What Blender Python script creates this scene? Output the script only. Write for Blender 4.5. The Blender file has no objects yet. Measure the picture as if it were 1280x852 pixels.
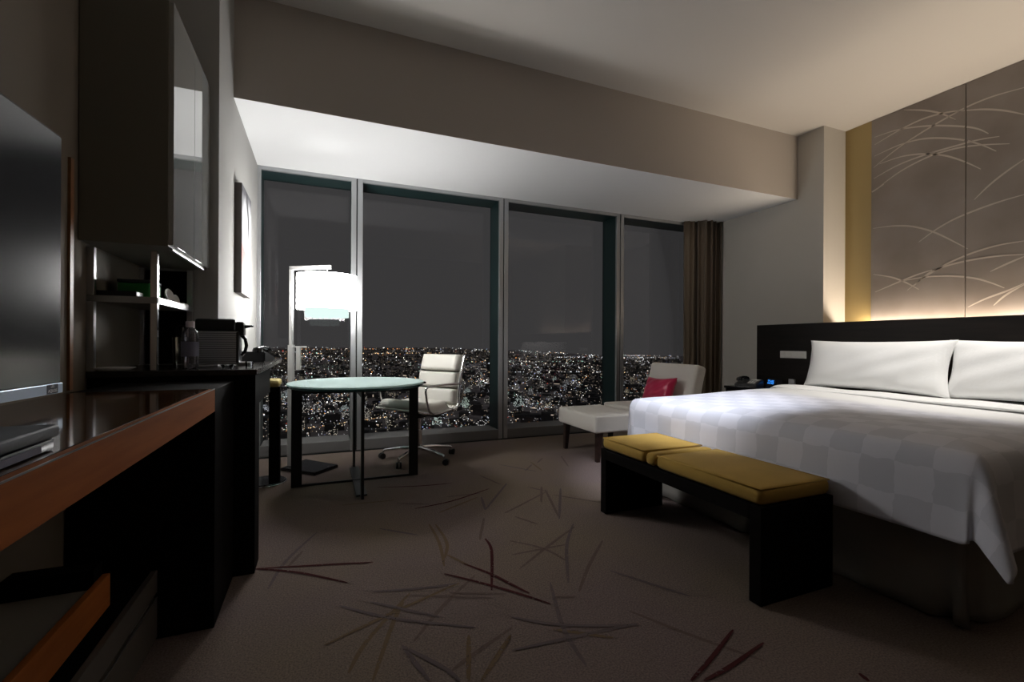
import bpy, bmesh, math, random
from mathutils import Vector, Matrix
random.seed(7)
PI = math.pi
S = bpy.context.scene
COL = S.collection

# ------------------------------------------------------------------ materials
def mat(name, color=(.5, .5, .5), rough=.5, metal=0., spec=.5, bump=0., bscale=80., var=0., vscale=6., coat=0., sheen=0., emis=None, estr=0.):
    m = bpy.data.materials.new(name); m.use_nodes = True
    nt = m.node_tree; b = nt.nodes['Principled BSDF']
    b.inputs['Base Color'].default_value = (*color, 1)
    b.inputs['Roughness'].default_value = rough
    b.inputs['Metallic'].default_value = metal
    b.inputs['Specular IOR Level'].default_value = spec
    b.inputs['Coat Weight'].default_value = coat
    b.inputs['Sheen Weight'].default_value = sheen
    if emis:
        b.inputs['Emission Color'].default_value = (*emis, 1); b.inputs['Emission Strength'].default_value = estr
    tc = nt.nodes.new('ShaderNodeTexCoord')
    if bump:
        n = nt.nodes.new('ShaderNodeTexNoise'); n.inputs['Scale'].default_value = bscale; n.inputs['Detail'].default_value = 3
        bp = nt.nodes.new('ShaderNodeBump'); bp.inputs['Strength'].default_value = bump; bp.inputs['Distance'].default_value = .01
        nt.links.new(tc.outputs['Object'], n.inputs['Vector'])
        nt.links.new(n.outputs['Fac'], bp.inputs['Height']); nt.links.new(bp.outputs['Normal'], b.inputs['Normal'])
    if var:
        n = nt.nodes.new('ShaderNodeTexNoise'); n.inputs['Scale'].default_value = vscale; n.inputs['Detail'].default_value = 6
        mx = nt.nodes.new('ShaderNodeMix'); mx.data_type = 'RGBA'
        mx.inputs['A'].default_value = (*[c * (1 - var) for c in color], 1)
        mx.inputs['B'].default_value = (*[min(1, c * (1 + var)) for c in color], 1)
        nt.links.new(tc.outputs['Object'], n.inputs['Vector'])
        nt.links.new(n.outputs['Fac'], mx.inputs['Factor']); nt.links.new(mx.outputs['Result'], b.inputs['Base Color'])
    return m

def wood(name, c1, c2, rough=.35, scale=3., stretch=(1, .08, 1), coat=0., spec=.5):
    m = mat(name, c1, rough, coat=coat, spec=spec); nt = m.node_tree; b = nt.nodes['Principled BSDF']
    tc = nt.nodes.new('ShaderNodeTexCoord'); mp = nt.nodes.new('ShaderNodeMapping')
    mp.inputs['Scale'].default_value = (stretch[0] * 12, stretch[1] * 12, stretch[2] * 12)
    n = nt.nodes.new('ShaderNodeTexNoise'); n.inputs['Scale'].default_value = scale; n.inputs['Detail'].default_value = 8
    cr = nt.nodes.new('ShaderNodeValToRGB')
    cr.color_ramp.elements[0].position = .35; cr.color_ramp.elements[0].color = (*c1, 1)
    cr.color_ramp.elements[1].position = .65; cr.color_ramp.elements[1].color = (*c2, 1)
    nt.links.new(tc.outputs['Object'], mp.inputs['Vector']); nt.links.new(mp.outputs['Vector'], n.inputs['Vector'])
    nt.links.new(n.outputs['Fac'], cr.inputs['Fac']); nt.links.new(cr.outputs['Color'], b.inputs['Base Color'])
    return m

def emit(name, color, strength, sample=True):
    m = bpy.data.materials.new(name); m.use_nodes = True; nt = m.node_tree
    nt.nodes.clear(); o = nt.nodes.new('ShaderNodeOutputMaterial'); e = nt.nodes.new('ShaderNodeEmission')
    e.inputs['Color'].default_value = (*color, 1); e.inputs['Strength'].default_value = strength
    nt.links.new(e.outputs[0], o.inputs['Surface'])
    if not sample: m.cycles.emission_sampling = 'NONE'
    return m

def glass(name, tint=(1, 1, 1), refl=1., rough=0., haze=None, hazef=0.):
    """thin sheet: transparent with a Fresnel gloss (and an optional milky diffuse share)"""
    m = bpy.data.materials.new(name); m.use_nodes = True; nt = m.node_tree; nt.nodes.clear()
    o = nt.nodes.new('ShaderNodeOutputMaterial'); t = nt.nodes.new('ShaderNodeBsdfTransparent'); g = nt.nodes.new('ShaderNodeBsdfGlossy')
    t.inputs['Color'].default_value = (*tint, 1); g.inputs['Roughness'].default_value = rough
    fr = nt.nodes.new('ShaderNodeFresnel'); fr.inputs['IOR'].default_value = 1.5
    mu = nt.nodes.new('ShaderNodeMath'); mu.operation = 'MULTIPLY'; mu.inputs[1].default_value = refl; mu.use_clamp = True
    mx = nt.nodes.new('ShaderNodeMixShader')
    nt.links.new(fr.outputs[0], mu.inputs[0]); nt.links.new(mu.outputs[0], mx.inputs[0])
    base = t.outputs[0]
    if haze:
        d = nt.nodes.new('ShaderNodeBsdfDiffuse'); d.inputs['Color'].default_value = (*haze, 1)
        tl = nt.nodes.new('ShaderNodeBsdfTranslucent'); tl.inputs['Color'].default_value = (*haze, 1)
        a = nt.nodes.new('ShaderNodeMixShader'); a.inputs[0].default_value = .22
        nt.links.new(d.outputs[0], a.inputs[1]); nt.links.new(tl.outputs[0], a.inputs[2])
        h = nt.nodes.new('ShaderNodeMixShader'); h.inputs[0].default_value = hazef
        nt.links.new(t.outputs[0], h.inputs[1]); nt.links.new(a.outputs[0], h.inputs[2]); base = h.outputs[0]
    nt.links.new(base, mx.inputs[1]); nt.links.new(g.outputs[0], mx.inputs[2])
    nt.links.new(mx.outputs[0], o.inputs['Surface'])
    return m

M = {}
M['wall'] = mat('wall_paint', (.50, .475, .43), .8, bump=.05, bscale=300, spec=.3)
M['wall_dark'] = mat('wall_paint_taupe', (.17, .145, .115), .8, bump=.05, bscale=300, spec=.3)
M['ceil'] = mat('ceiling_paint', (.56, .53, .49), .85, spec=.2)
M['niche'] = mat('niche_paint', (.37, .365, .35), .8, spec=.3)
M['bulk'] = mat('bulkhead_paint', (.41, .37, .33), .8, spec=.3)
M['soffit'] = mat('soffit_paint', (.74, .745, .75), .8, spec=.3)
M['alu'] = mat('brushed_aluminium', (.42, .43, .44), .38, metal=.75)
M['alu_dark'] = mat('dark_gasket', (.015, .018, .018), .5)
M['reveal'] = mat('teal_reveal', (.009, .024, .024), .35)
M['sill'] = mat('grey_sill', (.15, .147, .145), .5)
M['pane'] = glass('window_glass', (.95, .945, .955), refl=.4)
M['black'] = wood('black_stained_oak', (.003, .0025, .0022), (.006, .0045, .004), .75, spec=.06)
M['black_pl'] = mat('black_plastic', (.012, .012, .013), .35)
M['black_gl'] = mat('black_gloss', (.006, .006, .008), .2)
M['deskwood'] = wood('lacquered_walnut', (.055, .022, .009), (.095, .040, .016), .10, coat=.3)
M['deskedge'] = wood('walnut_edge', (.30, .088, .016), (.40, .125, .026), .55, spec=.15)
M['stone'] = mat('dark_stone', (.035, .031, .028), .18, var=.5, vscale=40)
M['cab_side'] = mat('olive_grey_laminate', (.19, .175, .14), .5)
M['cab_door'] = mat('mirror_grey_glass', (.50, .51, .50), .04, metal=.55)
M['chrome'] = mat('chrome', (.80, .80, .82), .12, metal=1)
M['steel'] = mat('satin_steel', (.62, .62, .63), .3, metal=1)
M['whitemetal'] = mat('brushed_nickel', (.70, .70, .70), .35, metal=.8)
M['blackmetal'] = mat('black_metal', (.012, .012, .012), .4, metal=.3)
M['leather'] = mat('cream_leather', (.70, .68, .62), .45, bump=.12, bscale=220)
M['cream'] = mat('cream_upholstery', (.62, .585, .53), .8, bump=.15, bscale=400, sheen=.2)
M['mustard'] = mat('mustard_velvet', (.43, .27, .058), .85, spec=.2, bump=.12, bscale=250, sheen=.06, var=.14, vscale=9)
M['magenta'] = mat('crimson_satin', (.45, .006, .06), .38, bump=.1, bscale=60, sheen=.3)
M['linen'] = mat('white_linen', (.80, .80, .79), .75, bump=.1, bscale=60, sheen=.1)
M['skirt'] = mat('grey_bed_skirt', (.30, .29, .27), .85, bump=.1, bscale=200)
M['head'] = wood('espresso_veneer', (.006, .0046, .0038), (.011, .008, .0065), .45, spec=.12)
M['curtain'] = mat('brown_drape', (.12, .088, .058), .85, bump=.2, bscale=200, sheen=.2)
M['curtain_lt'] = mat('sheer_tan_drape', (.15, .115, .08), .85)
M['plate'] = mat('grey_switch_plate', (.50, .49, .46), .45)
M['darkleg'] = wood('dark_wenge', (.016, .008, .006), (.035, .016, .012), .4)
M['ochre'] = mat('ochre_vinyl', (.62, .50, .20), .5)
M['green'] = mat('green_tin', (.01, .16, .02), .4)
M['white'] = mat('white_porcelain', (.8, .8, .78), .2)
M['plastic_bottle'] = glass('clear_bottle', (.86, .86, .92), refl=1.6, haze=(.7, .7, .8), hazef=.12)
M['cap'] = mat('pale_pink_cap', (.85, .76, .82), .4)
M['label'] = mat('blue_grey_label', (.20, .21, .30), .5)
M['clearglass'] = glass('drinking_glass', (.9, .92, .92), refl=1.8)
M['tabletop'] = glass('frosted_mint_glass', (.62, .78, .76), refl=.33, rough=.06, haze=(.80, .97, .95), hazef=.92)
M['tablerim'] = mat('mint_glass_edge', (.04, .10, .10), .15)
M['screen'] = mat('tv_screen', (.008, .008, .010), .17, spec=.7)
M['bezel'] = mat('silver_blue_bezel', (.68, .82, 1.), .4, metal=.35)
M['navy'] = mat('navy_sticker', (.006, .010, .035), .4)
M['txt'] = mat('white_print', (.92, .92, .95), .5)
M['shade'] = emit('lit_lamp_shade', (1., .985, .965), 36.0)
M['shade_in'] = emit('lit_inner_shade', (.80, 1., .95), 1.0)
M['navy_lacquer'] = mat('navy_black_lacquer', (.008, .010, .022), .38, spec=.35)
M['ribs'] = mat('ribbed_bright_metal', (.62, .63, .68), .32, metal=.6)
M['trim'] = wood('trim_wood', (.20, .09, .03), (.26, .12, .045), .4)
M['led'] = emit('warm_led', (1., .84, .66), 165.)
M['digits'] = emit('blue_digits', (.04, .30, 1.), 1.5, False)
M['gold'] = mat('gold_wall_cloth', (.40, .29, .115), .55, bump=.1, bscale=300)
M['grass'] = mat('pale_inlay', (.52, .45, .385), .6)
M['paper'] = mat('white_card', (.75, .74, .70), .6)
M['shelfmetal'] = mat('steel_shelf', (.42, .44, .46), .25, metal=.9)
M['shelfin'] = mat('taupe_back_panel', (.16, .145, .115), .7)
M['greypanel'] = mat('grey_shelf_laminate', (.30, .285, .25), .5)
M['drawer'] = mat('grey_drawer_laminate', (.10, .09, .08), .4)

def carpet_mat():
    m = mat('carpet', (.2, .16, .15), .95, spec=.1); nt = m.node_tree; b = nt.nodes['Principled BSDF']
    tc = nt.nodes.new('ShaderNodeTexCoord')
    n1 = nt.nodes.new('ShaderNodeTexNoise'); n1.inputs['Scale'].default_value = 1.1; n1.inputs['Detail'].default_value = 2
    n2 = nt.nodes.new('ShaderNodeTexNoise'); n2.inputs['Scale'].default_value = 160; n2.inputs['Detail'].default_value = 2
    cr = nt.nodes.new('ShaderNodeValToRGB')
    cr.color_ramp.elements[0].position = .36; cr.color_ramp.elements[0].color = (.182, .140, .133, 1)
    cr.color_ramp.elements[1].position = .62; cr.color_ramp.elements[1].color = (.195, .152, .118, 1)
    mx = nt.nodes.new('ShaderNodeMix'); mx.data_type = 'RGBA'; mx.blend_type = 'MULTIPLY'; mx.inputs['Factor'].default_value = .55
    cr2 = nt.nodes.new('ShaderNodeValToRGB')
    cr2.color_ramp.elements[0].position = .3; cr2.color_ramp.elements[0].color = (.35, .35, .35, 1)
    cr2.color_ramp.elements[1].position = .7; cr2.color_ramp.elements[1].color = (1.3, 1.3, 1.3, 1)
    bp = nt.nodes.new('ShaderNodeBump'); bp.inputs['Strength'].default_value = .5; bp.inputs['Distance'].default_value = .006
    for n in (n1, n2): nt.links.new(tc.outputs['Object'], n.inputs['Vector'])
    nt.links.new(n1.outputs['Fac'], cr.inputs['Fac']); nt.links.new(n2.outputs['Fac'], cr2.inputs['Fac'])
    nt.links.new(cr.outputs['Color'], mx.inputs['A']); nt.links.new(cr2.outputs['Color'], mx.inputs['B'])
    nt.links.new(mx.outputs['Result'], b.inputs['Base Color'])
    nt.links.new(n2.outputs['Fac'], bp.inputs['Height']); nt.links.new(bp.outputs['Normal'], b.inputs['Normal'])
    return m
M['carpet'] = carpet_mat()

def stroke_mat(name, color, dens):
    m = bpy.data.materials.new(name); m.use_nodes = True; nt = m.node_tree; b = nt.nodes['Principled BSDF']; o = nt.nodes['Material Output']
    b.inputs['Base Color'].default_value = (*color, 1); b.inputs['Roughness'].default_value = .95; b.inputs['Specular IOR Level'].default_value = .1
    t = nt.nodes.new('ShaderNodeBsdfTransparent'); mx = nt.nodes.new('ShaderNodeMixShader')
    tc = nt.nodes.new('ShaderNodeTexCoord'); n = nt.nodes.new('ShaderNodeTexNoise'); n.inputs['Scale'].default_value = 75; n.inputs['Detail'].default_value = 2
    mr = nt.nodes.new('ShaderNodeMapRange'); mr.inputs['From Min'].default_value = .40 - .1 * dens; mr.inputs['From Max'].default_value = .46 - .1 * dens
    mr.inputs['To Min'].default_value = 0; mr.inputs['To Max'].default_value = 1
    nt.links.new(tc.outputs['Object'], n.inputs['Vector']); nt.links.new(n.outputs['Fac'], mr.inputs['Value'])
    nt.links.new(mr.outputs['Result'], mx.inputs[0]); nt.links.new(t.outputs[0], mx.inputs[1]); nt.links.new(b.outputs[0], mx.inputs[2])
    nt.links.new(mx.outputs[0], o.inputs['Surface'])
    return m
M['st_R'] = stroke_mat('carpet_yarn_dark_red', (.062, .016, .017), .9)
M['st_B'] = stroke_mat('carpet_yarn_brown', (.125, .092, .080), .55)
M['st_M'] = stroke_mat('carpet_yarn_mustard', (.140, .098, .060), .7)
M['st_P'] = stroke_mat('carpet_yarn_plum', (.118, .094, .094), .65)

def art_mat():
    m = mat('taupe_art_panel', (.2, .17, .15), .55); nt = m.node_tree; b = nt.nodes['Principled BSDF']
    tc = nt.nodes.new('ShaderNodeTexCoord'); n = nt.nodes.new('ShaderNodeTexNoise'); n.inputs['Scale'].default_value = 2.2; n.inputs['Detail'].default_value = 5
    cr = nt.nodes.new('ShaderNodeValToRGB')
    cr.color_ramp.elements[0].position = .35; cr.color_ramp.elements[0].color = (.215, .178, .152, 1)
    cr.color_ramp.elements[1].position = .68; cr.color_ramp.elements[1].color = (.29, .25, .225, 1)
    nt.links.new(tc.outputs['Object'], n.inputs['Vector']); nt.links.new(n.outputs['Fac'], cr.inputs['Fac']); nt.links.new(cr.outputs['Color'], b.inputs['Base Color'])
    return m
M['art'] = art_mat()

def duvet_mat():
    m = mat('jacquard_duvet', (.74, .74, .76), .6, sheen=.1); nt = m.node_tree; b = nt.nodes['Principled BSDF']
    tc = nt.nodes.new('ShaderNodeTexCoord'); uvm = nt.nodes.new('ShaderNodeUVMap')
    ck = nt.nodes.new('ShaderNodeTexChecker'); ck.inputs['Scale'].default_value = 1.
    ck.inputs['Color1'].default_value = (.68, .68, .745, 1); ck.inputs['Color2'].default_value = (.58, .585, .645, 1)
    mp = nt.nodes.new('ShaderNodeMapping'); mp.inputs['Scale'].default_value = (8.2, 8.2, 1)
    nz = nt.nodes.new('ShaderNodeTexNoise'); nz.inputs['Scale'].default_value = 5
    sep = nt.nodes.new('ShaderNodeSeparateXYZ')
    mr = nt.nodes.new('ShaderNodeMapRange'); mr.inputs['From Min'].default_value = 1.25; mr.inputs['From Max'].default_value = 1.45
    mx = nt.nodes.new('ShaderNodeMix'); mx.data_type = 'RGBA'; mx.inputs['B'].default_value = (.80, .80, .79, 1)
    wz = nt.nodes.new('ShaderNodeTexNoise'); wz.inputs['Scale'].default_value = 14; wa = nt.nodes.new('ShaderNodeVectorMath'); wa.operation = 'MULTIPLY_ADD'
    wa.inputs[1].default_value = (.26, .26, 0)
    nt.links.new(uvm.outputs[0], wz.inputs['Vector']); nt.links.new(wz.outputs['Color'], wa.inputs[0]); nt.links.new(mp.outputs[0], wa.inputs[2])
    nt.links.new(uvm.outputs[0], mp.inputs['Vector']); nt.links.new(wa.outputs[0], ck.inputs['Vector'])
    nt.links.new(uvm.outputs[0], sep.inputs[0]); nt.links.new(sep.outputs['X'], mr.inputs['Value'])
    nt.links.new(mr.outputs['Result'], mx.inputs['Factor']); nt.links.new(ck.outputs['Color'], mx.inputs['A'])
    nt.links.new(mx.outputs['Result'], b.inputs['Base Color'])
    bp = nt.nodes.new('ShaderNodeBump'); bp.inputs['Strength'].default_value = .25; bp.inputs['Distance'].default_value = .02
    nt.links.new(tc.outputs['Object'], nz.inputs['Vector']); nt.links.new(nz.outputs['Fac'], bp.inputs['Height']); nt.links.new(bp.outputs['Normal'], b.inputs['Normal'])
    return m
M['duvet'] = duvet_mat()

def picture_mat():
    m = mat('abstract_canvas', (.6, .6, .6), .7); nt = m.node_tree; b = nt.nodes['Principled BSDF']
    tc = nt.nodes.new('ShaderNodeTexCoord'); sp = nt.nodes.new('ShaderNodeSeparateXYZ')
    n = nt.nodes.new('ShaderNodeTexNoise'); n.inputs['Scale'].default_value = 5; n.inputs['Detail'].default_value = 4
    ad = nt.nodes.new('ShaderNodeMath'); ad.operation = 'MULTIPLY_ADD'; ad.inputs[1].default_value = .25
    mr = nt.nodes.new('ShaderNodeMapRange'); mr.inputs['From Min'].default_value = -.24; mr.inputs['From Max'].default_value = .46
    cr = nt.nodes.new('ShaderNodeValToRGB'); e = cr.color_ramp.elements
    e[0].position = .12; e[0].color = (.52, .44, .40, 1); e[1].position = .95; e[1].color = (.10, .10, .11, 1)
    for p, c in ((.25, (.50, .30, .28, 1)), (.42, (.46, .24, .23, 1)), (.52, (.50, .50, .52, 1)), (.8, (.62, .63, .65, 1))):
        x = e.new(p); x.color = c
    nt.links.new(tc.outputs['Object'], sp.inputs[0]); nt.links.new(tc.outputs['Object'], n.inputs['Vector'])
    nt.links.new(n.outputs['Fac'], ad.inputs[0]); nt.links.new(sp.outputs['Z'], ad.inputs[2])
    nt.links.new(ad.outputs[0], mr.inputs['Value']); nt.links.new(mr.outputs['Result'], cr.inputs['Fac']); nt.links.new(cr.outputs['Color'], b.inputs['Base Color'])
    return m
M['picture'] = picture_mat()
M['picture_side'] = mat('canvas_side', (.13, .115, .11), .8, var=.3, vscale=8)

def window_mat(name, warm, dens, strength, cell=(3.2, 3.6)):
    """a building wall with some windows lit"""
    m = bpy.data.materials.new(name); m.use_nodes = True; nt = m.node_tree; b = nt.nodes['Principled BSDF']
    b.inputs['Base Color'].default_value = (.06, .06, .065, 1); b.inputs['Roughness'].default_value = .7
    tc = nt.nodes.new('ShaderNodeTexCoord'); geo = nt.nodes.new('ShaderNodeNewGeometry'); oi = nt.nodes.new('ShaderNodeObjectInfo')
    sp = nt.nodes.new('ShaderNodeSeparateXYZ'); nt.links.new(tc.outputs['Object'], sp.inputs[0])
    def math_(op, a, bb=None, v=None):
        n = nt.nodes.new('ShaderNodeMath'); n.operation = op
        nt.links.new(a, n.inputs[0])
        if bb is not None: nt.links.new(bb, n.inputs[1])
        if v is not None: n.inputs[1].default_value = v
        return n.outputs[0]
    h = math_('DIVIDE', math_('ADD', sp.outputs['X'], sp.outputs['Y']), v=cell[0]); v = math_('DIVIDE', sp.outputs['Z'], v=cell[1])
    fh, fv = math_('FLOOR', h), math_('FLOOR', v)
    cb = nt.nodes.new('ShaderNodeCombineXYZ'); nt.links.new(fh, cb.inputs[0]); nt.links.new(fv, cb.inputs[1])
    nt.links.new(math_('MULTIPLY', oi.outputs['Random'], v=97.), cb.inputs[2])
    wn = nt.nodes.new('ShaderNodeTexWhiteNoise'); wn.noise_dimensions = '3D'; nt.links.new(cb.outputs[0], wn.inputs['Vector'])
    lit = math_('GREATER_THAN', wn.outputs['Value'], v=1 - dens)
    inh = math_('LESS_THAN', math_('FRACT', h), v=.72); inv = math_('LESS_THAN', math_('FRACT', v), v=.6)
    nz = nt.nodes.new('ShaderNodeSeparateXYZ'); nt.links.new(geo.outputs['Normal'], nz.inputs[0])
    side = math_('LESS_THAN', math_('ABSOLUTE', nz.outputs['Z']), v=.5)
    k = math_('MULTIPLY', math_('MULTIPLY', lit, inh), math_('MULTIPLY', inv, side))
    hue = nt.nodes.new('ShaderNodeMix'); hue.data_type = 'RGBA'
    hue.inputs['A'].default_value = (.85, .92, 1, 1); hue.inputs['B'].default_value = (*warm, 1)
    nt.links.new(oi.outputs['Random'], hue.inputs['Factor'])
    nt.links.new(hue.outputs['Result'], b.inputs['Emission Color'])
    nt.links.new(math_('MULTIPLY', k, v=strength), b.inputs['Emission Strength'])
    m.cycles.emission_sampling = 'NONE'
    return m
M['bld1'] = window_mat('office_wall_lit_windows', (1, .86, .6), .22, .9)
M['bld2'] = window_mat('apartment_wall_lit_windows', (1, .80, .58), .05, .7)
M['bld3'] = window_mat('bright_wall_lit_windows', (.8, 1, .85), .40, .9)

def city_ground_mat():
    m = bpy.data.materials.new('night_city_ground'); m.use_nodes = True; nt = m.node_tree; b = nt.nodes['Principled BSDF']
    b.inputs['Base Color'].default_value = (.05, .05, .055, 1); b.inputs['Roughness'].default_value = .9
    tc = nt.nodes.new('ShaderNodeTexCoord')
    n = nt.nodes.new('ShaderNodeTexNoise'); n.inputs['Scale'].default_value = .012; n.inputs['Detail'].default_value = 6; n.inputs['Roughness'].default_value = .75
    cr = nt.nodes.new('ShaderNodeValToRGB')
    cr.color_ramp.elements[0].position = .42; cr.color_ramp.elements[0].color = (.010, .009, .010, 1)
    cr.color_ramp.elements[1].position = .75; cr.color_ramp.elements[1].color = (.085, .075, .072, 1)
    nt.links.new(tc.outputs['Object'], n.inputs['Vector']); nt.links.new(n.outputs['Fac'], cr.inputs['Fac'])
    nt.links.new(cr.outputs['Color'], b.inputs['Emission Color']); b.inputs['Emission Strength'].default_value = .6  # street glow painted into the ground as low, noisy emission
    m.cycles.emission_sampling = 'NONE'
    return m
M['city'] = city_ground_mat()

# ------------------------------------------------------------------ mesh helpers
def box(bm, x0, x1, y0, y1, z0, z1, bev=0., seg=2, rot=None, pivot=None):
    vs = [bm.verts.new(p) for p in ((x0, y0, z0), (x1, y0, z0), (x1, y1, z0), (x0, y1, z0), (x0, y0, z1), (x1, y0, z1), (x1, y1, z1), (x0, y1, z1))]
    fs = [bm.faces.new([vs[i] for i in f]) for f in ((0, 3, 2, 1), (4, 5, 6, 7), (0, 1, 5, 4), (1, 2, 6, 5), (2, 3, 7, 6), (3, 0, 4, 7))]
    new = vs
    if bev:
        es = list({e for f in fs for e in f.edges})
        r = bmesh.ops.bevel(bm, geom=es, offset=bev, segments=seg, profile=.5, affect='EDGES', clamp_overlap=True)
        new = list({v for v in r['verts']} | {v for v in vs if v.is_valid})
    if rot is not None:
        bmesh.ops.rotate(bm, verts=new, cent=pivot or (0, 0, 0), matrix=rot)
    return new

def tube(bm, pts, r, seg=10, cap=True, closed=False):
    pts = [Vector(p) for p in pts]; n = len(pts); rings = []
    rs = r if isinstance(r, (list, tuple)) else [r] * n
    prev = None
    for i, p in enumerate(pts):
        if closed: d = (pts[(i + 1) % n] - pts[i - 1]).normalized()
        else: d = ((pts[i + 1] if i < n - 1 else p) - (pts[i - 1] if i else p)).normalized()
        if prev is None:
            a = Vector((0, 0, 1)) if abs(d.z) < .9 else Vector((1, 0, 0))
            s = d.cross(a).normalized()
        else:
            s = (prev - d * prev.dot(d)).normalized()
        prev = s; t = d.cross(s)
        rings.append([bm.verts.new(p + (s * math.cos(2 * PI * k / seg) + t * math.sin(2 * PI * k / seg)) * rs[i]) for k in range(seg)])
    for i in range(n if closed else n - 1):
        A, B = rings[i], rings[(i + 1) % n]
        for k in range(seg): bm.faces.new((A[k], A[(k + 1) % seg], B[(k + 1) % seg], B[k]))
    if cap and not closed:
        bm.faces.new(list(reversed(rings[0]))); bm.faces.new(rings[-1])

def lathe(bm, prof, c=(0, 0, 0), seg=32, capb=True, capt=True):
    rings = []
    for r, z in prof:
        rings.append([bm.verts.new((c[0] + r * math.cos(2 * PI * k / seg), c[1] + r * math.sin(2 * PI * k / seg), c[2] + z)) for k in range(seg)])
    for A, B in zip(rings, rings[1:]):
        for k in range(seg): bm.faces.new((A[k], A[(k + 1) % seg], B[(k + 1) % seg], B[k]))
    if capb and prof[0][0] > 1e-5: bm.faces.new(list(reversed(rings[0])))
    if capt and prof[-1][0] > 1e-5: bm.faces.new(rings[-1])

def prism(bm, poly, h0, h1, axis='z'):
    """extrude a 2-D outline between h0 and h1 along an axis"""
    def P(a, b, h): return {'z': (a, b, h), 'y': (a, h, b), 'x': (h, a, b)}[axis]
    A = [bm.verts.new(P(a, b, h0)) for a, b in poly]; B = [bm.verts.new(P(a, b, h1)) for a, b in poly]
    n = len(poly)
    bm.faces.new(list(reversed(A))); bm.faces.new(B)
    for i in range(n): bm.faces.new((A[i], A[(i + 1) % n], B[(i + 1) % n], B[i]))

def grid(bm, nu, nv, fn, uv=None, closed_u=False):
    V = [[bm.verts.new(fn(i / nu, j / nv)) for j in range(nv + 1)] for i in range(nu + 1)]
    lay = bm.loops.layers.uv.verify() if uv else None
    for i in range(nu):
        for j in range(nv):
            f = bm.faces.new((V[i][j], V[i + 1][j], V[i + 1][j + 1], V[i][j + 1]))
            if uv:
                for l, (a, b) in zip(f.loops, ((i, j), (i + 1, j), (i + 1, j + 1), (i, j + 1))): l[lay].uv = uv(a / nu, b / nv)
    return V

def base_matrix(p):
    while p.parent is not None: p = p.parent
    return Matrix.Translation(p.location) @ Matrix.Rotation(p.rotation_euler.z, 4, 'Z')

def obj(name, bm, m, parent=None, smooth=False, sub=0, loc=None, auto=None, world=False):
    if world and parent is not None: bm.transform(base_matrix(parent).inverted())
    bmesh.ops.recalc_face_normals(bm, faces=bm.faces)
    me = bpy.data.meshes.new(name); bm.to_mesh(me); bm.free()
    me.materials.append(M[m] if isinstance(m, str) else m)
    if smooth:
        for p in me.polygons: p.use_smooth = True
        if auto: me.set_sharp_from_angle(angle=math.radians(auto))
    o = bpy.data.objects.new(name, me); COL.objects.link(o)
    if parent is not None: o.parent = parent
    if loc: o.location = loc
    if sub:
        s = o.modifiers.new('subdivision', 'SUBSURF'); s.levels = sub; s.render_levels = sub
    return o

def thing(name, label, cat, loc=(0, 0, 0), rotz=0., group=None):
    o = bpy.data.objects.new(name, None); COL.objects.link(o); o.empty_display_size = .1
    o.location = loc; o.rotation_euler = (0, 0, rotz); o['label'] = label; o['category'] = cat
    if group: o['group'] = group
    return o

def tag(o, label, cat, group=None, kind=None):
    o['label'] = label; o['category'] = cat
    if group: o['group'] = group
    if kind: o['kind'] = kind
    return o

def struct(name, bm, m, parent=None, **k):
    o = obj(name, bm, m, parent, **k)
    if parent is None: o['kind'] = 'structure'
    return o

def copy_tree(o, parent=None):
    c = o.copy(); COL.objects.link(c)
    if parent is not None: c.parent = parent
    for ch in o.children: copy_tree(ch, c)
    return c

def nb(): return bmesh.new()
def B_(name, m, parent, *a, world=True, **k):
    bm = nb(); box(bm, *a, **k); return obj(name, bm, m, parent, smooth=bool(k.get('bev')), auto=20, world=world)

# ------------------------------------------------------------------ camera
F, YAW, ROLL, H = 578., math.radians(22.57), math.radians(.28), 1.02
cd = bpy.data.cameras.new('camera'); cam = bpy.data.objects.new('camera', cd); COL.objects.link(cam)
cd.sensor_width = 36; cd.sensor_fit = 'HORIZONTAL'; cd.lens = F / 1280 * 36; cd.shift_y = 3.2 / 1280
cd.clip_start = .05; cd.clip_end = 60000
fw = Vector((math.sin(YAW), math.cos(YAW), 0)); r0 = Vector((math.cos(YAW), -math.sin(YAW), 0)); up = Vector((0, 0, 1))
rr = r0 * math.cos(ROLL) + up * math.sin(ROLL); uu = up * math.cos(ROLL) - r0 * math.sin(ROLL)
mw = Matrix((rr, uu, -fw)).transposed().to_4x4(); mw.translation = (0, 0, H)
cam.matrix_world = mw
S.camera = cam

# ------------------------------------------------------------------ room shell
CZ = 3.235            # ceiling
WY = 4.58             # inner face of the curtain wall
SZ = 2.568            # soffit over the window
b = nb(); box(b, -.96, 5.25, -2.4, 4.60, -.12, 0); floor = struct('floor', b, 'carpet')
b = nb(); box(b, -.96, 5.25, -2.4, 4.88, CZ, CZ + .12); struct('ceiling', b, 'ceil')
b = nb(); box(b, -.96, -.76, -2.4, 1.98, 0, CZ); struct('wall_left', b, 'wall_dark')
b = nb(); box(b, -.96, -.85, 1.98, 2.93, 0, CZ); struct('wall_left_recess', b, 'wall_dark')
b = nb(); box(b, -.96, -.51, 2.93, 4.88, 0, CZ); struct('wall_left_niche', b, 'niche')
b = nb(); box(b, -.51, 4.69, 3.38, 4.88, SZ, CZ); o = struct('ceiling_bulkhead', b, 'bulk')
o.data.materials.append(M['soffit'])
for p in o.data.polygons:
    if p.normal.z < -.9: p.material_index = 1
b = nb(); box(b, 4.69, 5.25, 3.105, 4.88, 0, CZ); struct('wall_right_pier', b, 'wall')
b = nb(); box(b, 5.04, 5.25, -2.4, 3.105, 0, CZ); struct('wall_right', b, 'wall')
b = nb(); box(b, -.96, 5.25, -2.52, -2.4, 0, CZ); struct('wall_back', b, 'wall_dark')
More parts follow.
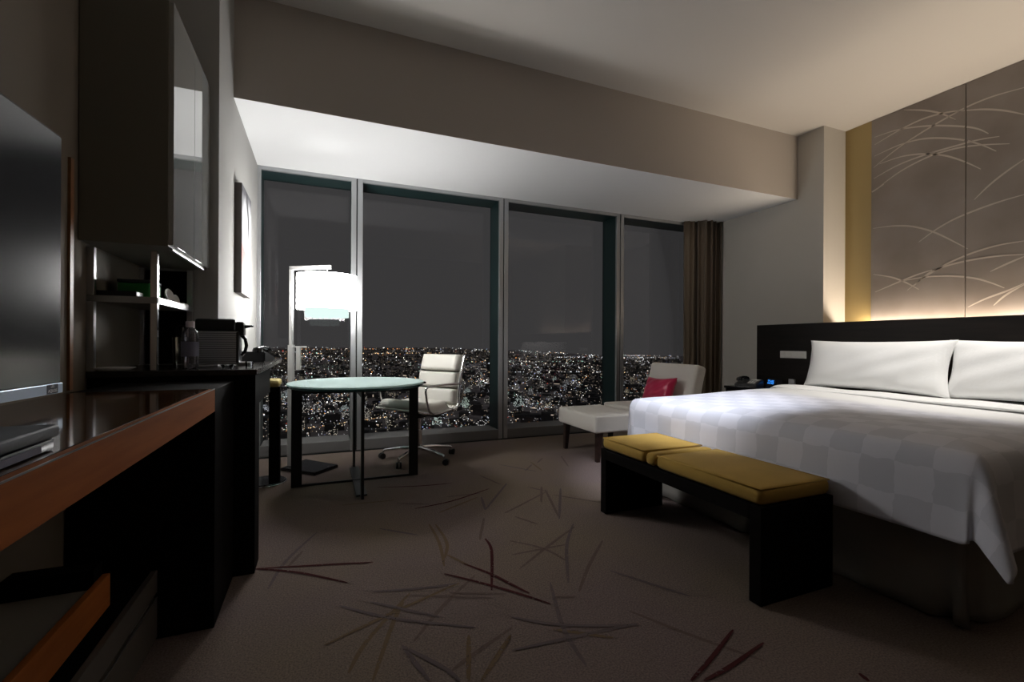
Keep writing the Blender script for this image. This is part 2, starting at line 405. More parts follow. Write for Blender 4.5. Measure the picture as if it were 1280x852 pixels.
b = nb(); box(b, 5.028, 5.04, 2.857, 3.105, 1.1, CZ); struct('wall_right_gold_strip', b, 'gold')
b = nb(); box(b, -.76, -.752, 1.945, 1.967, .86, 1.62); struct('trim_1', b, 'trim')

# carpet pattern: tufted yarn strokes lying in the carpet
STROKES = [
    ('R', [(-0.263, 2.363), (0.024, 2.286), (0.232, 2.229)]),
    ('R', [(-0.263, 2.363), (-0.082, 2.252), (0.112, 2.080)]),
    ('P', [(-0.193, 2.148), (-0.141, 2.393), (-0.011, 2.692)]),
    ('B', [(-0.127, 2.334), (-0.073, 2.480)]),
    ('R', [(0.374, 3.372), (0.656, 3.297), (0.893, 3.275)]),
    ('R', [(0.545, 2.854), (0.793, 2.904), (1.100, 3.053)]),
    ('M', [(0.668, 2.735), (0.969, 2.914)]),
    ('P', [(1.265, 3.127), (0.939, 2.673)]),
    ('P', [(0.993, 2.904), (0.939, 2.673)]),
    ('M', [(0.573, 2.583), (0.567, 2.316), (0.530, 2.069)]),
    ('M', [(0.606, 2.569), (0.603, 2.302), (0.534, 2.107)]),
    ('R', [(0.802, 2.281), (0.784, 2.135), (0.659, 1.792)]),
    ('R', [(0.513, 2.000), (0.627, 1.878), (0.734, 1.752), (0.839, 1.613)]),
    ('R', [(0.618, 2.059), (0.701, 1.924), (0.754, 1.802), (0.795, 1.712)]),
    ('M', [(0.570, 2.176), (0.638, 2.025)]),
    ('M', [(0.019, 1.679), (0.241, 1.778), (0.554, 1.901)]),
    ('M', [(0.086, 1.508), (0.156, 1.651), (0.344, 1.899)]),
    ('M', [(0.152, 1.446), (0.252, 1.722), (0.309, 1.843)]),
    ('P', [(0.205, 1.966), (0.384, 1.919), (0.542, 1.899)]),
    ('P', [(0.075, 1.909), (0.255, 1.746), (0.519, 1.581)]),
    ('P', [(0.188, 1.892), (0.415, 1.690)]),
    ('B', [(0.301, 1.585), (0.453, 1.765), (0.635, 1.938)]),
    ('P', [(0.261, 1.580), (0.309, 1.382)]),
    ('P', [(0.264, 1.572), (0.365, 1.418), (0.394, 1.347)]),
    ('M', [(0.485, 1.548), (0.419, 1.337)]),
    ('B', [(0.384, 1.398), (0.455, 1.439), (0.642, 1.531)]),
    ('M', [(0.455, 1.322), (0.621, 1.492)]),
    ('B', [(0.493, 1.839), (0.704, 1.747)]),
    ('B', [(0.327, 1.891), (0.644, 1.737)]),
    ('P', [(0.594, 1.416), (0.828, 1.400), (1.073, 1.380)]),
    ('P', [(0.666, 1.588), (0.818, 1.473), (1.069, 1.374)]),
    ('P', [(0.912, 1.756), (0.812, 1.462), (0.783, 1.260)]),
    ('B', [(1.358, 2.031), (1.143, 1.821), (0.989, 1.648)]),
    ('R', [(1.367, 1.220), (1.180, 1.137), (1.042, 1.083)]),
    ('R', [(1.406, 1.128), (1.212, 1.086), (1.078, 1.068)]),
    ('B', [(1.097, 1.457), (1.206, 1.255), (1.327, 1.064)]),
    ('P', [(0.983, 1.727), (1.156, 2.047), (1.328, 2.280)]),
    ('B', [(0.840, 1.918), (1.085, 2.091), (1.317, 2.245)]),
    ('B', [(1.032, 2.590), (1.094, 2.620), (1.462, 2.860)]),
    ('P', [(1.291, 2.377), (1.572, 2.877)]),
    ('B', [(1.459, 2.892), (1.300, 2.394)]),
    ('B', [(1.457, 2.775), (1.670, 2.528)]),
    ('B', [(0.881, 1.651), (0.957, 1.620)]),
    ('B', [(0.861, 2.059), (1.158, 2.062)]),
    ('B', [(0.910, 2.211), (1.030, 2.066), (1.075, 1.902)]),
    ('R', [(1.551, 0.910), (1.541, 0.877)]),
    ('B', [(1.141, 2.355), (1.065, 2.510)]),
]
def ribbon(bm, pts, w, to3, taper=True, sub=6):
    """a thin tapering band along a smooth curve through 2-D points"""
    P = [Vector(p) for p in pts]
    if len(P) == 2: P.insert(1, (P[0] + P[1]) / 2)
    Q = []
    for i in range(len(P) - 1):
        a, bb, c, d = P[max(i - 1, 0)], P[i], P[i + 1], P[min(i + 2, len(P) - 1)]
        for k in range(sub):
            t = k / sub
            Q.append(.5 * ((2 * bb) + (c - a) * t + (2 * a - 5 * bb + 4 * c - d) * t * t + (3 * bb - a - 3 * c + d) * t ** 3))
    Q.append(P[-1]); n = len(Q); L = []
    for i, q in enumerate(Q):
        d = (Q[min(i + 1, n - 1)] - Q[max(i - 1, 0)]).normalized(); nrm = Vector((-d.y, d.x))
        s = w * ((.35 + .65 * math.sin(PI * min(max(i / (n - 1), .0), 1)) ** .6) if taper else 1)
        L.append((bm.verts.new(to3(q + nrm * s / 2)), bm.verts.new(to3(q - nrm * s / 2))))
    for A, C in zip(L, L[1:]): bm.faces.new((A[0], C[0], C[1], A[1]))
rs = random.Random(3)
extra = []
for k in range(34):
    x, y, a, l = rs.uniform(.2, 2.6), rs.uniform(.7, 3.6), rs.uniform(0, PI), rs.uniform(.15, .4)
    if x > 1.5 and y < 2.7: continue
    extra.append((rs.choice('BMPB'), [(x, y), (x + l * math.cos(a), y + l * math.sin(a))]))
for c, nm in (('R', 'dark_red_carpet_strokes'), ('B', 'brown_carpet_strokes'), ('M', 'mustard_carpet_strokes'), ('P', 'plum_carpet_strokes')):
    b = nb(); k = 0
    for cc, pts in STROKES + extra:
        if cc == c:
            k += 1
            ribbon(b, pts, .015 if c == 'R' else .017, lambda q, h={'R': .0024, 'B': .0012, 'M': .0016, 'P': .002}[c] + k * 2e-5: (q.x, q.y, h))
    o = obj(nm, b, 'st_' + c, floor); o['kind'] = 'stuff'

# ------------------------------------------------------------------ windows (unitised curtain wall, 0.27 m deep frames)
MX = [-.51, .319, 1.8055, 3.294, 4.69]
FD = .27
for i in range(4):
    a = MX[i] + (.006 if i else 0); c = MX[i + 1] - (.006 if i < 3 else 0)
    wl, wr = (.046 if i else .03), (.046 if i < 3 else .03)
    b = nb()
    box(b, a, a + wl, WY, WY + .03, 0, SZ, bev=.003); box(b, c - wr, c, WY, WY + .03, 0, SZ, bev=.003)
    box(b, a + wl, c - wr, WY, WY + .03, SZ - .034, SZ, bev=.003)
    w = struct('window_%d' % (i + 1), b, 'alu')
    b = nb()
    box(b, a, a + wl - .008, WY + .03, WY + FD + .04, 0, SZ); box(b, c - wr + .008, c, WY + .03, WY + FD + .04, 0, SZ)
    box(b, a + wl - .008, c - wr + .008, WY + .03, WY + FD + .04, SZ - .03, SZ)
    obj('frame_reveal', b, 'reveal', w)
    b = nb(); box(b, a + wl, c - wr, WY, WY + FD + .04, .012, .108, bev=.004); obj('sill', b, 'sill', w)
    b = nb(); box(b, a + wl - .01, c - wr + .01, WY + FD, WY + FD + .012, .10, SZ - .025); obj('glass_pane', b, 'pane', w)
    if i < 3:
        b = nb(); box(b, c, c + .012, WY + .012, WY + .2, 0, SZ); obj('joint_gasket', b, 'alu_dark', w)
b = nb(); box(b, -.51, 4.69, WY - .004, WY + .3, -.05, .012); struct('trim_2', b, 'alu_dark')

# ------------------------------------------------------------------ art panels + grass inlay
GRASS = [
    [(2.828, 3.060), (2.627, 3.057), (2.366, 2.979), (2.133, 2.867), (2.046, 2.809), (1.989, 2.746)],
    [(2.827, 2.985), (2.627, 3.041), (2.429, 3.071), (2.247, 3.044), (2.156, 3.010)],
    [(2.827, 2.874), (2.626, 2.906), (2.454, 2.894), (2.305, 2.843), (2.133, 2.753), (2.025, 2.668), (1.942, 2.585)],
    [(2.834, 2.764), (2.626, 2.882), (2.391, 2.964), (2.134, 3.031), (1.964, 3.040), (1.783, 3.016)],
    [(2.580, 3.213), (2.429, 3.143), (2.306, 3.061), (2.201, 2.954)],
    [(2.782, 2.782), (2.598, 2.792), (2.428, 2.751), (2.269, 2.677), (2.132, 2.568), (2.035, 2.473)],
    [(2.833, 2.656), (2.625, 2.723), (2.390, 2.737), (2.177, 2.728), (2.046, 2.723), (1.923, 2.696)],
    [(2.833, 2.531), (2.625, 2.651), (2.390, 2.714), (2.188, 2.711), (2.025, 2.671), (1.864, 2.614)],
    [(2.178, 3.016), (2.026, 2.964), (1.894, 2.892), (1.782, 2.807)],
    [(2.076, 2.233), (1.982, 2.329), (1.873, 2.408), (1.781, 2.461)],
    [(2.917, 2.503), (2.836, 2.533), (2.743, 2.573)],
    [(2.835, 2.168), (2.681, 2.158), (2.523, 2.123), (2.361, 2.038), (2.235, 1.936), (2.116, 1.833)],
    [(2.460, 1.958), (2.348, 2.038), (2.211, 2.107), (2.037, 2.152), (1.898, 2.178), (1.780, 2.189)],
    [(2.548, 1.530), (2.425, 1.630), (2.271, 1.726), (2.092, 1.795), (1.928, 1.830), (1.778, 1.831)],
    [(2.816, 1.541), (2.605, 1.620), (2.466, 1.667), (2.360, 1.692)],
    [(2.833, 1.717), (2.679, 1.674), (2.562, 1.609), (2.458, 1.529)],
    [(2.605, 1.620), (2.412, 1.639), (2.234, 1.625), (2.069, 1.584), (1.959, 1.526), (1.890, 1.480)],
    [(2.493, 1.565), (2.386, 1.680), (2.210, 1.724), (2.069, 1.739), (1.917, 1.742), (1.778, 1.727)],
    [(1.975, 1.622), (1.875, 1.671), (1.778, 1.711)],
    [(2.114, 1.343), (2.001, 1.408), (1.874, 1.453), (1.777, 1.505)],
    [(1.953, 1.346), (1.885, 1.425), (1.777, 1.495)],
]
PY = [2.857, 2.132, 1.407, .682]
for i in range(3):
    b = nb(); box(b, 5.016, 5.04, PY[i + 1] + .0025, PY[i] - .0025, 1.1, CZ - .004, bev=.002)
    p = tag(obj('art_wall_panel', b, 'art'), ['taupe wall panel with pale arching grass lines beside the gold strip', 'second taupe grass-pattern wall panel from the gold strip',
            'third taupe wall panel from the gold strip'][i], 'wall panel', 'taupe grass panels above the headboard')
    y0, y1 = PY[i + 1] + .0025, PY[i] - .0025
    b = nb()
    lines = [l for l in GRASS]
    if i == 2: lines = [[(y - 1.0, z) for y, z in l] for l in GRASS[:8]]
    for l in lines:
        # keep the part of each blade that lies on this panel
        P = []
        for (ya, za), (yb, zb) in zip(l, l[1:]):
            for k in range(12):
                t = k / 12; P.append((ya + (yb - ya) * t, za + (zb - za) * t))
        P.append(l[-1])
        # smooth
        for _ in range(30): P = [P[0]] + [((P[j - 1][0] + P[j][0] * 2 + P[j + 1][0]) / 4, (P[j - 1][1] + P[j][1] * 2 + P[j + 1][1]) / 4) for j in range(1, len(P) - 1)] + [P[-1]]
        run = []; n = len(P)
        for j, q in enumerate(P + [None]):
            if q is not None and y0 < q[0] < y1 and q[1] < CZ - .02: run.append((j / n, q))
            else:
                if len(run) > 1:
                    V = []
                    for jj, (t, q2) in enumerate(run):
                        A = run[max(jj - 1, 0)][1]; C = run[min(jj + 1, len(run) - 1)][1]
                        d = Vector((C[0] - A[0], C[1] - A[1])).normalized(); nn = Vector((-d.y, d.x)) * (.0035 + .008 * math.sin(PI * min(1, max(0, t))) ** .8) * .62
                        V.append((b.verts.new((5.0152, q2[0] + nn.x, q2[1] + nn.y)), b.verts.new((5.0152, q2[0] - nn.x, q2[1] - nn.y))))
                    for A, C in zip(V, V[1:]): b.faces.new((A[0], C[0], C[1], A[1]))
                run = []
    obj('grass_motif', b, 'grass', p)

# ------------------------------------------------------------------ headboard, ledge and LED cove
b = nb(); box(b, 4.1, 4.19, -.6, 3.385, 0, 1.218, bev=.003)
hb = tag(obj('headboard', b, 'head'), 'long espresso wood headboard panel behind the bed', 'headboard')
b = nb(); box(b, 4.088, 4.1, 2.862, 3.118, .895, .962, bev=.004); sp = obj('switch_plate', b, 'plate', hb)
sp['label'] = 'grey switch plate'
b = nb()
for k in range(4): box(b, 4.0855, 4.0885, 2.872 + k * .0605, 2.926 + k * .0605, .905, .952, bev=.002)
obj('switch_button', b, 'plate', sp)
b = nb(); box(b, 4.19, 4.93, -.6, 3.10, 0, 1.19); box(b, 4.93, 5.035, -.6, 3.10, 0, 1.14)
tag(obj('headboard_ledge', b, 'head'), 'dark ledge box behind the headboard holding the light strip', 'ledge')
b = nb(); box(b, 4.96, 4.985, -.5, 2.93, 1.14, 1.155)
tag(obj('light_strip', b, 'led'), 'warm glowing light strip in the cove behind the headboard', 'light')

# ------------------------------------------------------------------ bed
bed = thing('bed', 'king bed with grey pleated skirt beneath the white duvet', 'bed', (3.1, 1.78, 0))
BX0, BX1, BYN, BYF = 2.14, 4.09, .91, 2.65
B_('box_spring', 'skirt', bed, BX0 + .03, BX1, BYN + .03, BYF - .03, .03, .34, bev=.02)
bm = nb(); box(bm, BX0 + .0, BX1, BYN, BYF, .34, .585, bev=.06, seg=4); obj('mattress', bm, 'linen', bed, smooth=True, world=True)
# skirt: cloth hanging round three sides with inverted pleats at the corners and mid-sides
per = []
def side(p, q, n, nx, ny, pleats):
    for k in range(n):
        t = k / n; x = p[0] + (q[0] - p[0]) * t; y = p[1] + (q[1] - p[1]) * t
        d = 0
        for c in pleats: d = max(d, math.exp(-((t - c) / .014) ** 2))
        per.append((x, y, nx, ny, d, t))
side((BX1, BYF), (BX0, BYF), 60, 0, 1, (.03, .5, .985)); side((BX0, BYF), (BX0, BYN), 70, -1, 0, (.02, .5, .97)); side((BX0, BYN), (BX1, BYN), 60, 0, -1, (.03, .5))
def skirt(a, c):
    i = min(int(round(a * (len(per) - 1))), len(per) - 1); x, y, nx, ny, d, t = per[i]
    o = .02 * c * (1 - d) + .006 * math.sin(i * .7) * c - .05 * d * c
    return (x + nx * o, y + ny * o, .36 - .352 * c)
bm = nb(); grid(bm, len(per) - 1, 8, skirt); o = obj('bed_skirt', bm, 'skirt', bed, smooth=True, world=True)
sd = o.modifiers.new('thickness', 'SOLIDIFY'); sd.thickness = .006

# duvet: cloth draped over mattress, foot and both sides
DT, DR = .665, .095
X0, Y0, Y1, XH = 2.09, .86, 2.70, 4.02            # faces of the hanging cloth / head end
def drape(a, c):
    """a: metres along the bed from the foot hem, c: metres across from the near hem"""
    U = max(0., HF - a); V = max(0., HN - c); W = max(0., c - (HN + (Y1 - Y0)))
    x = X0 + max(0., a - HF); y = Y0 + min(max(0., c - HN), Y1 - Y0)
    s = -1 if V > 0 else 1; V = max(V, W); L = math.hypot(U, V)
    top = DT + .012 * math.sin(a * 3.1) * math.sin(c * 2.3) - .03 * max(0, (a - HF) - 1.6) ** 2
    if L < 1e-6:
        # roll the edges of the flat part down a little so the rim reads soft
        e = min(x - X0, y - Y0, Y1 - y); r = max(0., 1 - e / .14); return (x, y, top - .022 * r * r)
    ph = math.atan2(V, U)
    q = min(L / DR, PI / 2); out = DR * math.sin(q) * .55; down = DR * (1 - math.cos(q)) + max(0., L - DR * PI / 2)
    corner = math.sin(2 * ph) if (U > 0 and V > 0) else 0.
    flare = max(0., L - DR) * (.06 + .02 * math.sin((c if V == 0 else a) * 9))
    out += flare * (1 if s < 0 or W == 0 else .3) + corner * (.20 if s < 0 else .02) * max(0., L - .08) * (.55 + .75 * math.cos((ph - .95) * 5.0))
    hang = down * (1 - .22 * corner)
    return (x - math.cos(ph) * out, y + s * math.sin(ph) * out, top - .022 - hang)
HF, HN = .355, .38
LX, LY = HF + (XH - X0), HN * 2 + (Y1 - Y0)
bm = nb(); grid(bm, 92, 104, lambda a, c: drape(a * LX, c * LY), uv=lambda a, c: (a * LX, c * LY))
dv = obj('duvet', bm, 'duvet', None, smooth=True, sub=1)
sd = dv.modifiers.new('thickness', 'SOLIDIFY'); sd.thickness = .022; sd.offset = -1
tag(dv, 'white duvet with grey checkered jacquard draped over the bed', 'duvet')
# turned-down sheet band below the pillows
def fold(a, c):
    ang = c * 2 * PI; y = .80 + a * (2.80 - .80)
    e = min(a, 1 - a); dz = .0 if e > .04 else -(.04 - e) * 2.2
    return (3.66 + .20 * math.cos(ang) * (1 + .05 * math.sin(a * 17)), y, .663 + dz + (.024 + .004 * math.sin(a * 23)) * math.sin(ang) - .01 * math.cos(ang))
bm = nb(); grid(bm, 60, 18, fold); obj('folded_sheet', bm, 'linen', dv, smooth=True)

def pillow_mesh(w, h, t, ear=.05, n=36, wr=.0, seed=1, piping=False):
    bm = nb(); rs = random.Random(seed); ph = [rs.uniform(0, 6) for _ in range(6)]
    for sgn in (1, -1):
        def f(a, c):
            u, v = a * 2 - 1, c * 2 - 1
            pin = 1 - ear * (1 - v * v) ; pinv = 1 - ear * 1.3 * (1 - u * u)
            x = u * w / 2 * pin; z = v * h / 2 * pinv
            q = max(0., (1 - abs(u) ** 2.6)) * max(0., (1 - abs(v) ** 2.6))
            th = t / 2 * q ** .42
            wv = wr * (math.sin(u * 7 + ph[0] + v * 3) * math.sin(v * 5 + ph[1]) + .6 * math.sin((u + v) * 9 + ph[2])) * q ** .5
            return (x, sgn * (th + .004) + wv, z)
        grid(bm, n, n, f)
    bmesh.ops.remove_doubles(bm, verts=bm.verts, dist=.0005)
    # join the two halves along the seam
    es = [e for e in bm.edges if e.is_boundary]
    bmesh.ops.bridge_loops(bm, edges=es) if es else None
    return bm
for i, (yc, lab) in enumerate(((2.205, 'white bed pillow nearest the nightstand, leaning on the headboard'), (1.268, 'white bed pillow second from the nightstand, cut by the frame edge'))):
    r = thing('bed_pillow', lab, 'pillow', (3.885 + .045 * i, yc, .665), 0, 'white pillows on the bed')
    bm = pillow_mesh(1.0, .40, .21, ear=.065, wr=.005, seed=i + 4)
    bmesh.ops.rotate(bm, verts=bm.verts, cent=(0, 0, 0), matrix=Matrix.Rotation(PI / 2, 3, 'Z'))
    bmesh.ops.rotate(bm, verts=bm.verts, cent=(0, 0, 0), matrix=Matrix.Rotation(math.radians(14), 3, 'Y'))
    bmesh.ops.translate(bm, verts=bm.verts, vec=(0, 0, .20))
    obj('pillow_case', bm, 'linen', r, smooth=True)

# ------------------------------------------------------------------ bench
bx0, bx1, by0, by1 = 1.585, 2.012, 1.285, 2.395
bench = thing('bed_bench', 'black wood bench with mustard velvet cushions at the foot of the bed', 'bench', (1.81, 1.84, 0))
B_('end_panel', 'black', bench, bx0, bx1, by0, by0 + .055, 0, .385, bev=.004)
B_('end_panel', 'black', bench, bx0, bx1, by1 - .055, by1, 0, .385, bev=.004)
B_('seat_board', 'black', bench, bx0, bx1, by0 + .055, by1 - .055, .325, .385, bev=.004)
def cushion(name, y0, y1, z1, grow=0.):
    bm = nb(); box(bm, bx0 + .004 - grow, bx1 - .004 + grow, y0, y1, .385, z1, bev=.028, seg=4)
    return obj(name, bm, 'mustard', bench, smooth=True, world=True)
c1 = cushion('cushion', by0 + .004, 1.905, .455); c2 = cushion('cushion', 1.997, by1 - .004, .455)
cushion('centre_band', 1.910, 1.992, .452)
for c, y0, y1 in ((c1, by0 + .004, 1.905), (c2, 1.997, by1 - .004)):
    bm = nb(); x0, x1 = bx0 + .012, bx1 - .012
    tube(bm, [(x0, y0 + .008, .449), (x1, y0 + .008, .449), (x1, y1 - .008, .449), (x0, y1 - .008, .449)], .004, 6, closed=True)
    obj('piping', bm, 'mustard', c, smooth=True, world=True)

# ------------------------------------------------------------------ ottoman and slipper chair by the window
def tleg(bm, x, y, h, sx, sy, t=.052, tb=.032):
    A = [(x - t / 2, y - t / 2), (x + t / 2, y - t / 2), (x + t / 2, y + t / 2), (x - t / 2, y + t / 2)]
    x2, y2 = x + sx, y + sy
    Bq = [(x2 - tb / 2, y2 - tb / 2), (x2 + tb / 2, y2 - tb / 2), (x2 + tb / 2, y2 + tb / 2), (x2 - tb / 2, y2 + tb / 2)]
    T = [bm.verts.new((*p, h)) for p in A]; L = [bm.verts.new((*p, 0)) for p in Bq]
    bm.faces.new(T); bm.faces.new(list(reversed(L)))
    for k in range(4): bm.faces.new((T[k], T[(k + 1) % 4], L[(k + 1) % 4], L[k]))
ott = thing('ottoman', 'cream upholstered ottoman with dark tapered legs in front of the slipper chair', 'ottoman', (2.41, 3.68, 0))
bm = nb(); box(bm, 2.165, 2.655, 3.35, 4.02, .255, .405, bev=.022, seg=4); obj('seat', bm, 'cream', ott, smooth=True, world=True)
for x in (2.235, 2.585):
    for y, s in ((3.405, 0), (3.965, 0)):
        bm = nb(); tleg(bm, x, y, .262, -.015 if x < 2.4 else .015, s); obj('leg', bm, 'darkleg', ott, world=True)
sc = thing('slipper_chair', 'cream armless lounge chair beside the window and curtain', 'chair', (3.05, 3.70, 0))
bm = nb(); box(bm, 2.70, 3.34, 3.36, 4.04, .26, .425, bev=.022, seg=4); obj('seat', bm, 'cream', sc, smooth=True, world=True)
bm = nb(); box(bm, 3.20, 3.33, 3.365, 4.035, .30, .83, bev=.032, seg=4, rot=Matrix.Rotation(math.radians(14), 3, 'Y'), pivot=(3.26, 3.7, .42)); obj('backrest', bm, 'cream', sc, smooth=True, world=True)
for x in (2.76, 3.28):
    for y in (3.415, 3.985):
        bm = nb(); tleg(bm, x, y, .268, -.01 if x < 3 else .03, 0); obj('leg', bm, 'darkleg', sc, world=True)
pl = thing('throw_pillow', 'crimson satin lumbar pillow propped on the slipper chair', 'pillow', (3.13, 3.70, .423))
bm = pillow_mesh(.47, .26, .13, ear=.11, n=24, wr=.006, seed=2)
bmesh.ops.rotate(bm, verts=bm.verts, cent=(0, 0, 0), matrix=Matrix.Rotation(PI / 2 - .12, 3, 'Z'))
bmesh.ops.rotate(bm, verts=bm.verts, cent=(0, 0, 0), matrix=Matrix.Rotation(math.radians(20), 3, 'Y'))
bmesh.ops.translate(bm, verts=bm.verts, vec=(0, 0, .145)); obj('pillow_cover', bm, 'magenta', pl, smooth=True)

# ------------------------------------------------------------------ curtain
def drapery(x0, x1, yc, amp, waves, z0, z1, name, m, lab):
    def f(a, c):
        ph = a * waves * 2 * PI; k = .75 + .25 * c
        return (x0 + (x1 - x0) * a + .012 * math.sin(ph * 2), yc + amp * math.sin(ph) * k + .01 * math.sin(ph * .37 + 1), z0 + (z1 - z0) * c)
    bm = nb(); grid(bm, int(waves * 16), 10, f); o = obj(name, bm, m, None, smooth=True)
    s = o.modifiers.new('thickness', 'SOLIDIFY'); s.thickness = .006
    return tag(o, lab, 'curtain')
drapery(4.36, 4.68, 4.42, .055, 4, .01, SZ - .005, 'drape_curtain', 'curtain', 'brown pleated drape hanging in the window corner')
drapery(4.22, 4.40, 4.51, .03, 3, .01, SZ - .005, 'inner_curtain', 'curtain_lt', 'thin tan drape edge hanging between the glass and brown drape')

# ------------------------------------------------------------------ nightstand with telephone and clock
nsn = thing('nightstand', 'dark wood nightstand between bed and window wall under the switch plate', 'nightstand', (3.88, 3.09, 0))
B_('body', 'head', nsn, 3.665, 4.095, 2.86, 3.37, .10, .60, bev=.003)
B_('table_top', 'black_gl', nsn, 3.65, 4.098, 2.845, 3.38, .60, .622, bev=.003)
B_('plinth', 'black', nsn, 3.70, 4.08, 2.88, 3.34, 0, .10)
for z in (.13, .365):
    d = B_('drawer', 'head', nsn, 3.652, 3.665, 2.875, 3.355, z, z + .215, bev=.002)
    B_('drawer_pull', 'steel', d, 3.64, 3.652, 3.03, 3.14, z + .165, z + .175, bev=.002)

def telephone(name, label, loc, rz, group='black desk telephones'):
    t = thing(name, label, 'telephone', loc, rz, group)
    bm = nb()                                           # wedge base
    prism(bm, [(-.095, .0), (.095, .0), (.095, .028), (-.06, .062), (-.095, .062)], -.10, .10, 'y')
    bmesh.ops.bevel(bm, geom=list(bm.edges), offset=.006, segments=2, affect='EDGES'); obj('base', bm, 'black_pl', t, smooth=True, auto=40)
    bm = nb(); sl = -math.atan2(.034, .155)
    for i in range(4):
        for j in range(3): box(bm, -.03 + i * .026, -.012 + i * .026, .005 + j * .024, .022 + j * .024, .049 - i * .0057, .056 - i * .0057, bev=.002)
    obj('keypad', bm, 'plate', t)
    bm = nb()                                           # handset on its cradle: a bowed grip with two cups
    P = [(-.10 + .2 * k / 10, -.055, 0.072 + .014 * math.sin(PI * k / 10)) for k in range(11)]
    tube(bm, P, [.016, .018, .015, .013, .0125, .0125, .0125, .013, .015, .018, .016], 10)
    for x in (-.088, .088): lathe(bm, [(.024, -.014), (.027, .0), (.02, .016)], (x, -.055, .070), 14)
    obj('handset', bm, 'black_gl', t, smooth=True, auto=50)
    bm = nb(); box(bm, -.085, -.02, .0, .085, .058, .064, bev=.002); obj('display', bm, 'plate', t)
    return t
telephone('telephone', 'black telephone on the nightstand beside the blue-lit clock', (3.80, 3.22, .622), math.radians(200))
clk = thing('alarm_clock', 'small black alarm clock with blue digits on the nightstand', 'clock', (3.96, 3.08, .622), math.radians(-115))
bm = nb(); prism(bm, [(-.035, 0), (.035, 0), (.035, .078), (-.018, .078)], -.085, .085, 'x')
bmesh.ops.bevel(bm, geom=list(bm.edges), offset=.005, segments=2, affect='EDGES')
# outline runs in (y, z): front face leans back
obj('body', bm, 'black_gl', clk, smooth=True, auto=40)
def text(name, body, size, m, parent, loc, rot, ext=.0004):
    cu = bpy.data.curves.new(name, 'FONT'); cu.body = body; cu.size = size; cu.align_x = 'CENTER'; cu.align_y = 'CENTER'; cu.extrude = ext
    tmp = bpy.data.objects.new(name, cu); COL.objects.link(tmp)
    me = bpy.data.meshes.new_from_object(tmp.evaluated_get(bpy.context.evaluated_depsgraph_get())); me.name = name
    bpy.data.objects.remove(tmp); me.materials.clear(); me.materials.append(M[m])
    o = bpy.data.objects.new(name, me); COL.objects.link(o); o.parent = parent; o.location = loc; o.rotation_euler = rot
    return o
text('clock_digits', '22:05', .052, 'digits', clk, (-.005, -.0285, .045), (PI / 2 - .215, 0, 0))
bx = thing('card_holder', 'small grey upright card on dark base beside the clock on the nightstand', 'holder', (4.0, 2.93, .622))
bm = nb(); box(bm, -.05, .05, -.04, .04, 0, .012, bev=.003); obj('base', bm, 'black_gl', bx)
bm = nb(); box(bm, -.008, .008, -.03, .03, .012, .085, bev=.003); obj('upright_card', bm, 'steel', bx)

# ------------------------------------------------------------------ round glass table
TX, TY = .262, 3.592
tb = thing('round_table', 'round frosted glass table with black flat-bar legs beside the white office chair', 'table', (TX, TY, 0))
bm = nb(); lathe(bm, [(.470, .720), (.477, .723), (.477, .731), (.472, .734)], seg=96); obj('glass_top', bm, 'tabletop', tb, smooth=True, auto=30)
bm = nb()
lathe(bm, [(.462, .706), (.474, .706), (.474, .720), (.462, .720)], seg=96, capb=False, capt=False); obj('support_ring', bm, 'tablerim', tb, smooth=True, auto=30)
for k, nmk in enumerate(((1, 0), (-1, 0), (0, 1), (0, -1))):
    bm = nb(); dx, dy = nmk
    r1, r0_ = .445, .375
    if dx: box(bm, min(dx * r1, dx * r0_), max(dx * r1, dx * r0_), -.009, .009, 0, .716, bev=.002)
    else: box(bm, -.009, .009, min(dy * r1, dy * r0_), max(dy * r1, dy * r0_), 0, .716, bev=.002)
    obj('leg', bm, 'blackmetal', tb)
bm = nb(); box(bm, -.376, .376, -.008, .008, .0, .016, bev=.002); obj('floor_bar', bm, 'blackmetal', tb)
bm = nb(); box(bm, -.035, .035, -.376, .376, .001, .012, bev=.002); obj('floor_bar', bm, 'blackmetal', tb)
bm = nb(); box(bm, -.376, .376, -.009, .009, .655, .712, bev=.002); obj('top_bar', bm, 'blackmetal', tb)
bm = nb(); box(bm, -.009, .009, -.376, .376, .655, .712, bev=.002); obj('top_bar', bm, 'blackmetal', tb)
bm = nb(); box(bm, .40, .50, -.03, .03, .708, .722, bev=.003); obj('edge_clamp', bm, 'blackmetal', tb)

# ------------------------------------------------------------------ office chair (local +x is forward)
ch = thing('office_chair', 'white soft-pad leather swivel chair with chrome base by the window', 'chair', (.81, 4.07, 0), math.radians(180 + 34))
def shell_profile(off):
    """side profile of the sling, seat front to back top"""
    pts = []
    for k in range(13): t = k / 12; pts.append((.27 - .42 * t, .455 - .035 * math.sin(PI * t * .9) + .012 * (1 - t)))
    for k in range(1, 9):
        a = k / 8 * math.radians(80); pts.append((-.15 - .09 * math.sin(a), .425 + .0 + .09 * (1 - math.cos(a))))
    x0, z0 = pts[-1]
    for k in range(1, 14): t = k / 13; pts.append((x0 - .085 * t + .018 * math.sin(PI * t), z0 + .415 * t))
    return pts
prof = shell_profile(0)
def resample(P, n):
    L = [0]
    for a, c in zip(P, P[1:]): L.append(L[-1] + math.dist(a, c))
    out = []
    for k in range(n + 1):
        s = L[-1] * k / n; i = max(j for j in range(len(L)) if L[j] <= s + 1e-9); i = min(i, len(P) - 2)
        t = (s - L[i]) / max(1e-9, L[i + 1] - L[i]); out.append((P[i][0] + (P[i + 1][0] - P[i][0]) * t, P[i][1] + (P[i + 1][1] - P[i][1]) * t))
    return out
prof = resample(prof, 60)
